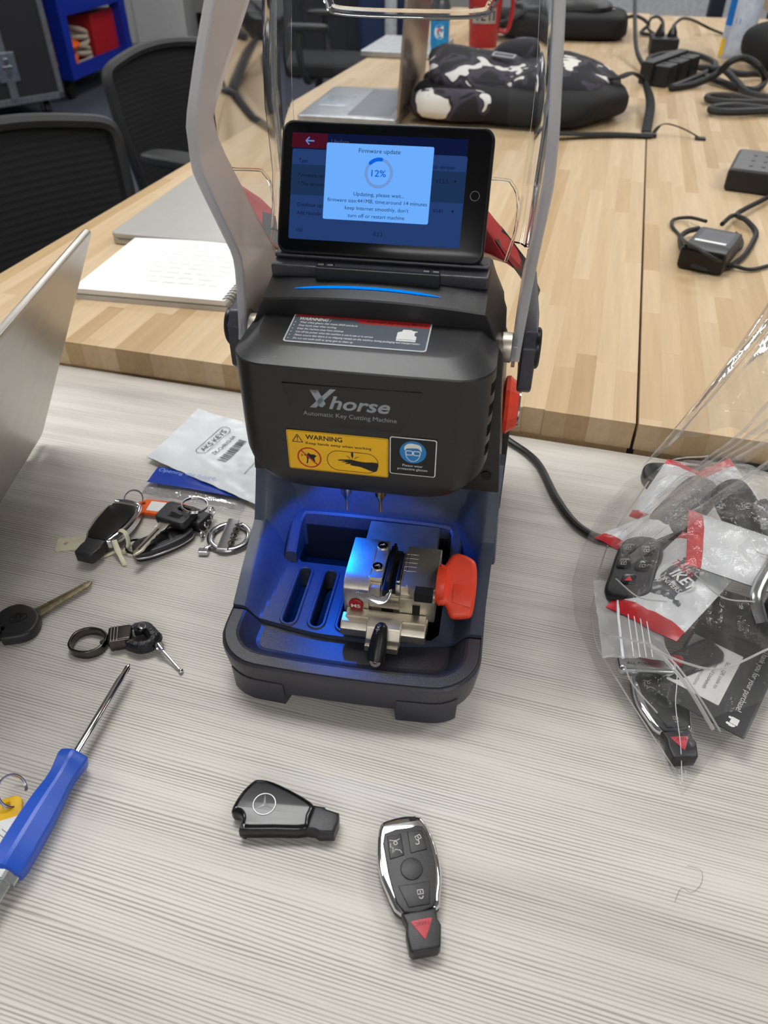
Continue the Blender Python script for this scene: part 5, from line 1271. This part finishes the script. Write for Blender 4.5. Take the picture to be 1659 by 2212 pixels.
# wipes canister
wc = thing('wipes_canister', 'tall blue and white cleaning wipes canister with a yellow base patch', 'canister', (1.092, 2.690, BZ), -22)
obj('canister_body', lathe([(0, 0), (.044, 0), (.046, .003), (.046, .225), (.044, .228), (0, .228)], 40), mat('canister_pale', (186, 200, 222), .35), wc)
obj('canister_lid', xf(lathe([(0, 0), (.047, 0), (.047, .016), (.040, .024), (0, .026)], 36), mv(0, 0, .228)), mat('lid_blue', (24, 96, 190), .35), wc)
obj('blue_panel', cyl(.0463, -88, -34, .085, .226), mat('can_blue', (24, 118, 206), .35), wc, smooth=False)
obj('yellow_patch', cyl(.0463, -88, -46, .004, .050), mat('can_yellow', (240, 198, 40), .4), wc, smooth=False)
obj('pale_panel', cyl(.0462, -34, 60, .010, .226), mat('can_white', (206, 216, 232), .4), wc, smooth=False)
dm = [(0, .012), (.019, 0), (0, -.012), (-.019, 0)]
obj('diamond_logo', wrap(line2(dm + [dm[0]], .0028), .0466, .180, 0), REDINK, wc, smooth=False)
obj('lettering', wrap(text('CLOROX', .0062, .025, bold=.02), .0467, .177, 0), mat('can_ink', (40, 60, 130), .5), wc, smooth=False)
for i in range(5): obj('print_line', wrap(poly([(.022, .195 - i * .007), (.044, .195 - i * .007), (.044, .197 - i * .007), (.022, .197 - i * .007)]), .0466, 0, 0), mat('can_ink', (40, 60, 130), .5), wc, smooth=False)
obj('blue_box', wrap(poly([(-.020, .124), (.044, .124), (.044, .148), (-.020, .148)]), .0465, 0, 0), mat('can_mid', (96, 146, 210), .45), wc, smooth=False)
obj('lettering', wrap(text('75', .016, .016, bold=.02), .0467, .128, 14), WHITE, wc, smooth=False)
obj('blue_icon', wrap(poly([(-.018, .092), (-.004, .092), (-.004, .106), (-.018, .106)]), .0465, 0, 0), mat('can_mid', (96, 146, 210), .45), wc, smooth=False)
for i in range(8): obj('print_line', wrap(poly([(-.018, .080 - i * .008), (.036, .080 - i * .008), (.036, .082 - i * .008), (-.018, .082 - i * .008)]), .0465, 0, 0), mat('can_mid', (96, 146, 210), .45), wc, smooth=False)

rb = thing('black_pouch', 'black padded pouch at the right frame edge beside the wipes canister', 'bag', (1.165, 2.480, BZ), 20)
obj('pouch_body', xf(blob(.120, .130, .062, 2.6, 40, 20, .12, 9, 6, -.050), mv(0, 0, .060)), WEB, rb)
obj('zipper', tube(cat([(-.110, -.05, .070), (-.05, -.115, .080), (.05, -.11, .082), (.10, -.05, .075)], 6), .004, 6), RUBBER, rb)

# power leads on the right table
def cable(label, pts, r, name='extension_cable', cat_='cable', group=None, m=RUBBER):
    o = tag(obj(name, tube(cat([at(*p) for p in pts], 7), r, 8), m), label, cat_, group); o.location.z = Z0; return o
pb = thing('power_cube', 'black cube power adapter with two plugs on the right birch table', 'adapter', (*at(1432, 117, BZ)[:2], BZ), -12)
obj('cube_body', box(-.042, .042, -.005, .105, 0, .042), RUBBER, pb, bev=.004)
for x in (-.016, .022): obj('plug', xf(lathe([(0, 0), (.015, 0), (.014, .012), (.007, .026), (.005, .034), (0, .034)], 16), mv(x, .055, .041)), BLACKS, pb)
cable('thin black cord arching from the power cube towards the wipes canister', [(1452, 76, .098), (1456, 55, .115), (1475, 40, .115), (1500, 45, .085), (1530, 60, .050), (1568, 76, .038)], .0045)
cable('black cord rising from the power cube and looping to the laptop bag', [(1432, 72, .098), (1432, 48, .12), (1420, 36, .12), (1405, 42, .08), (1400, 62, .045), (1425, 80, .040)], .0045)
cable('thick black lead hanging from above down to the triple outlet', [(1374, -40, .16), (1372, 0, .14), (1372, 60, .10), (1376, 110, .065), (1390, 140, .048), (1402, 150, .046)], .0065)
tp = thing('triple_outlet', 'black three-way extension outlet block amid the coiled cord', 'outlet', (*at(1420, 184, BZ)[:2], BZ), 52)
for i in range(3):
    blk = obj('outlet_block', box(-.030 + i * .082, .036 + i * .082, -.034, .034, 0, .050), RUBBER, tp, bev=.005)
    obj('socket_face', box(-.010 + i * .082, .016 + i * .082, -.012, .012, .0495, .0505), DARK, blk, smooth=False)
obj('outlet_spine', box(-.045, .215, .006, .040, .004, .058), RUBBER, tp, bev=.006)
cord = [(1425, 150, .048), (1400, 130, .045), (1430, 118, .045), (1490, 116, .045), (1535, 130, .044), (1545, 145, .046), (1520, 160, .042), (1480, 178, .042), (1450, 190, .040), (1500, 182, .042), (1545, 162, .060), (1580, 132, .095), (1610, 126, .10), (1640, 145, .085), (1652, 175, .050), (1630, 194, .042), (1590, 188, .042), (1555, 176, .044), (1525, 165, .044)]
cable('thick black extension cord in loose coils in front of the wipes canister', cord, .0085)
cable('second strand of the coiled black extension cord running to the right frame edge', [(1510, 146, .042), (1560, 150, .058), (1600, 160, .052), (1640, 160, .046), (1690, 166, .044)], .0085)
cable('thick black cord dropping from the coil to the right frame edge', [(1540, 150, .055), (1565, 152, .060), (1590, 175, .050), (1615, 200, .043), (1659, 210, .042), (1700, 212, .042)], .0085)
cable('thick black cord folded in a flat loop near the right frame edge', [(1700, 224, .044), (1640, 220, .044), (1580, 208, .044), (1535, 207, .044), (1530, 214, .044), (1560, 220, .044), (1620, 222, .044), (1700, 222, .046)], .0085)
cable('thick black cord folded in a second flat loop just in front of the first', [(1700, 240, .044), (1640, 234, .044), (1590, 229, .044), (1545, 232, .044), (1536, 238, .044), (1570, 242, .044), (1640, 240, .044), (1700, 236, .046)], .0085)
cable('cluster of thin black cords beside the laptop bag', [(1345, 40, .060), (1375, 35, .075), (1400, 52, .060), (1385, 70, .042), (1410, 76, .042), (1430, 80, .05)], .006)

ps = thing('power_strip', 'flat dark grey power strip at the right frame edge', 'power strip', (*at(1560, 412, BZ)[:2], BZ), -27)
obj('strip_body', box(0, .220, 0, .150, 0, .036), RUBBER, ps, bev=.006)
obj('top_face', xf(curve2d([rrect(.208, .138, .006, 4, .110, .075)], .001, .0003), mv(0, 0, .0356)), mat('strip_grey', (88, 88, 90), .45), ps)
for i in range(3):
    for j in range(2): obj('socket_slot', box(.030 + j * .020, .036 + j * .020, .030 + i * .036, .034 + i * .036, .0362, .0370), DARK, ps, smooth=False)
obj('plug', box(.085, .150, .040, .100, .036, .075), BLACKS, ps, bev=.010)

ad_ = thing('laptop_charger', 'black laptop charger block with white label strip and wrapped cord', 'charger', (*at(1536, 536, .05)[:2], BZ), -33)
obj('charger_body', box(-.030, .030, -.042, .050, 0, .030), mat('charger_grey', (58, 58, 60), .45, var=.04), ad_, bev=.005)
obj('plug_end', box(-.031, .031, -.052, -.020, .001, .031), BLACKS, ad_, bev=.005)
obj('rating_label', box(-.020, .022, -.012, .036, .0300, .0305), mat('rating_grey', (92, 93, 100), .5), ad_, smooth=False)
obj('white_strip', box(-.022, .020, -.017, -.010, .0302, .0308), WHITE, ad_, smooth=False)
for i in range(4): obj('lettering', xf(text('INPUT 100-240V~1.7A', .0022, .034), mv(0, .030 - i * .007, .0308)), mat('print_grey', (120, 122, 126), .5), ad_, smooth=False)
cable('thin black charger lead looping left of the charger and across it', [(1525, 478, .050), (1490, 470, .040), (1456, 474, .036), (1452, 488, .036), (1468, 508, .036), (1482, 524, .064), (1510, 538, .068), (1545, 560, .060), (1580, 572, .040), (1620, 582, .036), (1668, 572, .036)], .0026)
cable('flat doubled charger lead looping in front of the charger', [(1730, 372, .044), (1668, 420, .042), (1612, 450, .042), (1592, 464, .042), (1612, 476, .042), (1632, 500, .036), (1628, 520, .036), (1605, 555, .036), (1570, 578, .036), (1530, 582, .038), (1495, 572, .040), (1476, 545, .040), (1470, 515, .040), (1485, 500, .042), (1510, 494, .044)], .0040)
cable('short charger lead curling behind the right side of the charger', [(1560, 484, .050), (1578, 468, .044), (1592, 464, .042)], .0034)
cable('thin charger lead curving along the right side of the charger', [(1588, 502, .048), (1602, 518, .040), (1600, 535, .036), (1580, 548, .036), (1558, 556, .036)], .0024)

# ------------------------------------------------------------------ chairs, cart, case and furniture behind
def mesh_mat():
    t = Nt('chair_mesh'); v = t.coord((1, 1, 1)); s = t.new('ShaderNodeSeparateXYZ'); t.link(v, s.inputs[0])
    m1 = t.new('ShaderNodeMath', operation='MULTIPLY'); m1.inputs[1].default_value = 480; t.link(s.outputs['Z'], m1.inputs[0])
    sn = t.new('ShaderNodeMath', operation='SINE'); t.link(m1.outputs[0], sn.inputs[0])
    t.link(t.ramp(sn.outputs[0], [(.2, (19, 20, 23)), (.9, (26, 27, 31))]), t.b.inputs['Base Color'])
    t.b.inputs['Roughness'].default_value = .8; t.bump(sn.outputs[0], .12, .002); return t.m
MESH = mesh_mat(); FRAME = mat('chair_frame', (40, 41, 43), .5)
def office_chair():
    t = thing('office_chair', '', 'chair', (0, 0, 0))
    # absolute heights, floor at 0
    def bx(u, z): # backrest surface, gently wrapped
        y = .235 + .05 * (1 - math.cos(u * 1.1)) * -1.1 + .035 * ((z - .50) / .35); return (u * .235, y, z)
    top = lambda u: .845 - .030 * u * u
    half = lambda z: .80 + .20 * min(1, max(0, (z - .45) / .25))
    V, F = [], []
    for j in range(15):
        for i in range(15):
            u = (2 * i / 14 - 1) ; z = .46 + (top(u) - .46) * j / 14; V.append(bx(u * half(z), z))
    for j in range(14):
        for i in range(14): a = j * 15 + i; F.append((a, a + 1, a + 16, a + 15))
    g = (V, F); n = len(V); g = (V + [(x, y + .006, z) for x, y, z in V], F + [tuple(k + n for k in reversed(f)) for f in F])
    obj('backrest_mesh', g, MESH, t)
    rim = [bx(-half(z) , z) for z in [.46, .52, .60, .68, .76, .80]] + [bx(u, top(u)) for u in [-.93, -.7, -.35, 0, .35, .7, .93]] + [bx(half(z), z) for z in [.80, .76, .68, .60, .52, .46]]
    obj('back_frame', tube(cat(rim + [bx(.3, .445), bx(-.3, .445)], 5, True), .014, 8, True), FRAME, t)
    obj('back_bar', tube(cat([(0, .30, .62), (0, .31, .50), (0, .25, .42), (0, .10, .40)], 6), .022, 8), FRAME, t)
    obj('seat', xf(blob(.245, .235, .040, 4, 40, 14), mv(0, -.02, .455)), mat('seat_fabric', (26, 27, 30), .9, var=.2, vs=300), t)
    for sx in (-1, 1):
        obj('armrest', xf(blob(.040, .125, .016, 3.5, 28, 10), mv(sx * .275, -.005, .650)), FRAME, t)
        obj('arm_post', tube(cat([(sx * .275, .02, .64), (sx * .285, .02, .52), (sx * .25, .0, .42), (sx * .12, 0, .405)], 5), .018, 8), FRAME, t)
    obj('gas_lift', lathe([(0, .10), (.030, .10), (.030, .28), (.022, .28), (.022, .42), (0, .42)], 20), FRAME, t)
    for k in range(5):
        a = R(72 * k + 18)
        lg_ = obj('base_leg', tube([(0, 0, .12), (.15 * math.cos(a), .15 * math.sin(a), .105), (.30 * math.cos(a), .30 * math.sin(a), .075)], [.026, .022, .016], 8), FRAME, t)
        obj('caster', join(*[xf(lathe([(0, 0), (.027, 0), (.029, .004), (.029, .014), (.027, .018), (0, .018)], 18), mv(.30 * math.cos(a), .30 * math.sin(a), .0295) @ rot(math.degrees(a) + 60, 'Z') @ mv(d, 0, 0) @ rot(90, 'Y')) for d in (.004, -.022)]), RUBBER, lg_)
    return t
ch1 = office_chair(); ch1['label'] = 'black mesh office chair nearest us at the left table edge'; ch1['group'] = 'black mesh office chairs'
ch1.location = (-.50, 1.25, 0); ch1.rotation_euler = (0, 0, R(49.5))
ch2 = copy_tree(ch1); ch2['label'] = 'black mesh office chair farther back, in front of the blue cart'; ch2.location = (-.37, 2.20, 0); ch2.rotation_euler = (0, 0, R(62))
ch3 = copy_tree(ch1); ch3['label'] = 'black mesh office chair seen through the shield beyond the table edge'; ch3.location = (-.35, 4.55, 0); ch3.rotation_euler = (0, 0, R(80))

fc = thing('flight_case', 'black flight case with aluminium edges, latch and castors at top left', 'case', (-2.109, 5.500, -Z0), 45)
CASE = mat('case_black', (30, 30, 33), .7, var=.08, vs=200, bump=.2, bs=500); ALU = mat('case_alu', (150, 152, 158), .35, .8)
obj('case_body', box(-1.1, 0, 0, .65, .12, 1.20), CASE, fc, bev=.004)
for (x0, x1, y0, y1, z0, z1) in ((-1.1, .006, -.006, .03, .112, .150), (-1.1, .006, -.006, .03, 1.17, 1.206), (-.03, .006, -.006, .03, .112, 1.206), (-.03, .006, 0, .65, .112, .150), (-.03, .006, 0, .65, 1.17, 1.206), (-.345, -.300, -.007, .01, .15, 1.17)):
    obj('edge_trim', box(x0, x1, y0, y1, z0, z1), ALU, fc, bev=.003)
lt_ = obj('latch_dish', box(-.385, -.255, -.012, .004, .24, .40), mat('zinc', (150, 164, 176), .35, .9, var=.12, vs=60), fc, bev=.006)
obj('latch_wing', join(box(-.335, -.305, -.020, -.010, .27, .37), box(-.350, -.290, -.022, -.016, .31, .33)), STEEL, lt_, bev=.003)
obj('latch_tongue', box(-.345, -.295, -.012, .002, .14, .25), ALU, lt_, bev=.003)
for x, y in ((-.10, .09), (-1.0, .09), (-.10, .56), (-1.0, .56)):
    cs = obj('castor_fork', join(box(x - .04, x + .04, y - .035, y + .035, .105, .12), box(x - .03, x - .022, y - .02, y + .02, .04, .11), box(x + .022, x + .03, y - .02, y + .02, .04, .11)), ALU, fc)
    obj('castor_wheel', xf(lathe([(0, -.018), (.045, -.018), (.048, -.012), (.048, .012), (.045, .018), (0, .018)], 22), mv(x, y, .048) @ rot(90, 'Y')), RUBBER, cs)

CB = mat('cart_blue', (20, 48, 160), .4, var=.04)
kc = thing('utility_cart', 'blue utility cart with a red toolbox and orange cords on its shelf', 'cart', (-2.185, 5.950, -Z0), 82)
for z, h in ((.13, .085), (.50, .16), (1.05, .10)):
    obj('shelf_tray', join(box(0, 1.05, 0, .50, z, z + .02), box(0, 1.05, 0, .02, z, z + h), box(0, 1.05, .48, .50, z, z + h), box(0, .02, 0, .50, z, z + h), box(1.03, 1.05, 0, .50, z, z + h)), CB, kc, bev=.004)
for x, y in ((0, 0), (.97, 0), (0, .42), (.97, .42)): obj('post', box(x - .012, x + .085, y - .012, y + .085, .13, 1.16), CB, kc, bev=.008)
for x, y in ((.08, .08), (.97, .08), (.08, .42), (.97, .42)):
    obj('castor', join(xf(lathe([(0, -.015), (.055, -.015), (.058, 0), (.055, .015), (0, .015)], 20), mv(x, y, .058) @ rot(90, 'X')), box(x - .03, x + .03, y - .03, y + .03, .105, .13)), RUBBER, kc)
tbx = thing('toolbox', 'flat red metal toolbox standing on the lower shelf of the blue cart', 'toolbox', (-2.185, 5.950, -Z0 + .15), 82)
obj('box_body', box(.56, 1.00, .06, .44, .002, .31), mat('tool_red', (178, 30, 36), .45), tbx, bev=.006)
obj('box_handle', tube([(.66, .25, .31), (.66, .25, .335), (.86, .25, .335), (.86, .25, .31)], .010, 8), RUBBER, tbx)
OC = mat('orange_cord', (250, 104, 30), .45)
oc = thing('orange_coil', 'coil of orange extension cord on the lower shelf of the blue cart', 'cord', (-2.185, 5.950, -Z0 + .15), 82)
obj('cord_coil', join(*[xf(torus(.10 + .012 * (i % 3), .016, 28, 7, ry=.085), mv(.17 + .016 * i, .13 + .01 * (i % 4), .04 + .030 * i) @ rot(10 * (i % 3) - 8, 'X') @ rot(14 * (i % 2), 'Y')) for i in range(6)]), OC, oc)
bc_ = thing('beige_rope', 'coil of beige rope beside the orange cord on the cart', 'rope', (-2.185, 5.950, -Z0 + .15), 82)
obj('rope_coil', join(*[xf(torus(.085, .017, 26, 7), mv(.44, .15, .05 + .034 * i) @ rot(18 * (i % 3) - 14, 'Y')) for i in range(6)]), mat('rope_beige', (178, 164, 146), .8), bc_)
wb = thing('white_tub', 'white plastic tub on the top shelf of the blue cart', 'tub', (-2.40, 6.10, -Z0 + .665), 0)
obj('tub_body', lathe([(0, 0), (.085, 0), (.105, .22), (.110, .22), (.110, .235), (0, .235)], 26), mat('tub_white', (226, 222, 214), .5), wb)
obj('black_clamp', xf(blob(.05, .05, .06, 2.5, 20, 12, .2, 12, 1), mv(.09, -.09, .06)), RUBBER, wb)

wcab = thing('white_cabinet', 'tall white metal cabinet behind the blue cart', 'cabinet', (-2.72, 8.000, -Z0), 0)
WM = mat('cabinet_white', (212, 212, 210), .5, var=.01)
obj('cabinet_body', box(0, .92, 0, .5, .06, 1.9), WM, wcab, bev=.004)
for x0 in (.01, .465):
    d_ = obj('door', box(x0, x0 + .445, -.012, .0, .08, 1.88), WM, wcab, bev=.003)
    obj('door_handle', box(x0 + (.38 if x0 < .2 else .03), x0 + (.41 if x0 < .2 else .06), -.03, -.012, .62, .82), ALU, d_, bev=.003)
obj('plinth', box(.02, .90, .02, .48, 0, .06), RUBBER, wcab)
dcab = thing('dark_cabinet', 'wide dark navy cabinet at the far wall, seen through the shield', 'cabinet', (-1.10, 7.600, -Z0), 0)
NV = mat('cabinet_navy', (26, 29, 40), .55)
obj('cabinet_body', box(0, 1.20, 0, .6, .05, 1.5), NV, dcab, bev=.005)
for i in range(3): 
    d_ = obj('door', box(.01 + i * .395, .395 + i * .395, -.014, 0, .08, 1.48), NV, dcab, bev=.003)
    obj('door_handle', box(.05 + i * .395, .07 + i * .395, -.03, -.014, .7, .95), ALU, d_, bev=.003)
obj('plinth', box(.02, 1.18, .03, .58, 0, .05), RUBBER, dcab)
for i, (x, lab) in enumerate(((.055, 'white roll of paper standing left beside the dark cabinet'), (.225, 'white roll of paper standing right, by the table edge'))):
    rl = thing('paper_roll', lab, 'paper roll', (x, 7.05, -Z0 + .02), 0, 'standing white paper rolls')
    obj('roll', lathe([(.0, 0), (.046, 0), (.048, .002), (.048, 1.05), (.046, 1.052), (.016, 1.052), (.016, 1.0), (0, 1.0)], 24), mat('roll_white', (206, 206, 206), .6), rl)
    obj('end_cap', xf(lathe([(0, 0), (.050, 0), (.050, .05), (0, .05)], 24), mv(0, 0, -.02)), RUBBER, rl)
bl_ = thing('blue_bin', 'dark blue bin behind the two white paper rolls', 'bin', (.02, 7.35, -Z0), 0)
obj('bin_body', loft([rr_z for rr_z in [[(x, y, z) for x, y in rrect(.42 + z * .1, .34 + z * .1, .05, 4)] for z in (0, .7)]]), mat('bin_blue', (22, 46, 92), .5), bl_)
obj('bin_rim', xf(curve2d([rrect(.51, .43, .06, 4), rrect(.47, .39, .05, 4)], .03, .006), mv(0, 0, .69)), mat('bin_blue', (22, 46, 92), .5), bl_)
po = thing('navy_post', 'dark navy metal post beyond the far table end at top right', 'post', (1.62, 4.35, -Z0), -12)
obj('post_body', box(-.035, .035, -.035, .035, .01, 1.4), mat('post_navy', (24, 28, 46), .5), po, bev=.004)
obj('foot_plate', box(-.09, .09, -.09, .09, 0, .012), mat('post_navy', (24, 28, 46), .5), po, bev=.002)
wh = thing('whiteboard', 'grey-white rolling board standing beyond the far end of the tables', 'whiteboard', (.85, 5.6, -Z0), -6)
obj('board_panel', box(0, 2.0, 0, .02, .15, 1.55), mat('board_grey', (196, 198, 202), .35), wh, bev=.002)
obj('board_frame', join(box(-.02, 2.02, -.005, .03, .13, .16), box(-.02, 2.02, -.005, .03, 1.54, 1.57), box(-.02, .01, -.005, .03, .13, 1.57), box(1.99, 2.02, -.005, .03, .13, 1.57)), ALU, wh, bev=.002)
for x in (.10, 1.90): obj('board_foot', join(box(x - .02, x + .02, -.30, .32, .04, .08), box(x - .02, x + .02, 0, .03, .06, .15)), ALU, wh)
for x in (.10, 1.90):
    for y in (-.28, .30): obj('castor', xf(lathe([(0, -.012), (.022, -.012), (.022, .012), (0, .012)], 16), mv(x, y, .022) @ rot(90, 'Y')), RUBBER, wh)
pd = thing('pale_wood_desk', 'pale wood desk beyond the wipes canister at top right', 'desk', (1.62, 3.60, -Z0), -15.6)
obj('desk_top', box(0, 1.0, 0, .7, .735, .775), BIRCH, pd, bev=.002)
obj('back_panel', box(.03, .97, .05, .07, .05, .735), mat('panel_wood', (206, 180, 142), .5), pd)
for x in (.03, .93):
    for y in (.04, .62): obj('leg', box(x, x + .05, y, y + .05, 0, .735), mat('leg_black', (30, 30, 32), .5), pd)
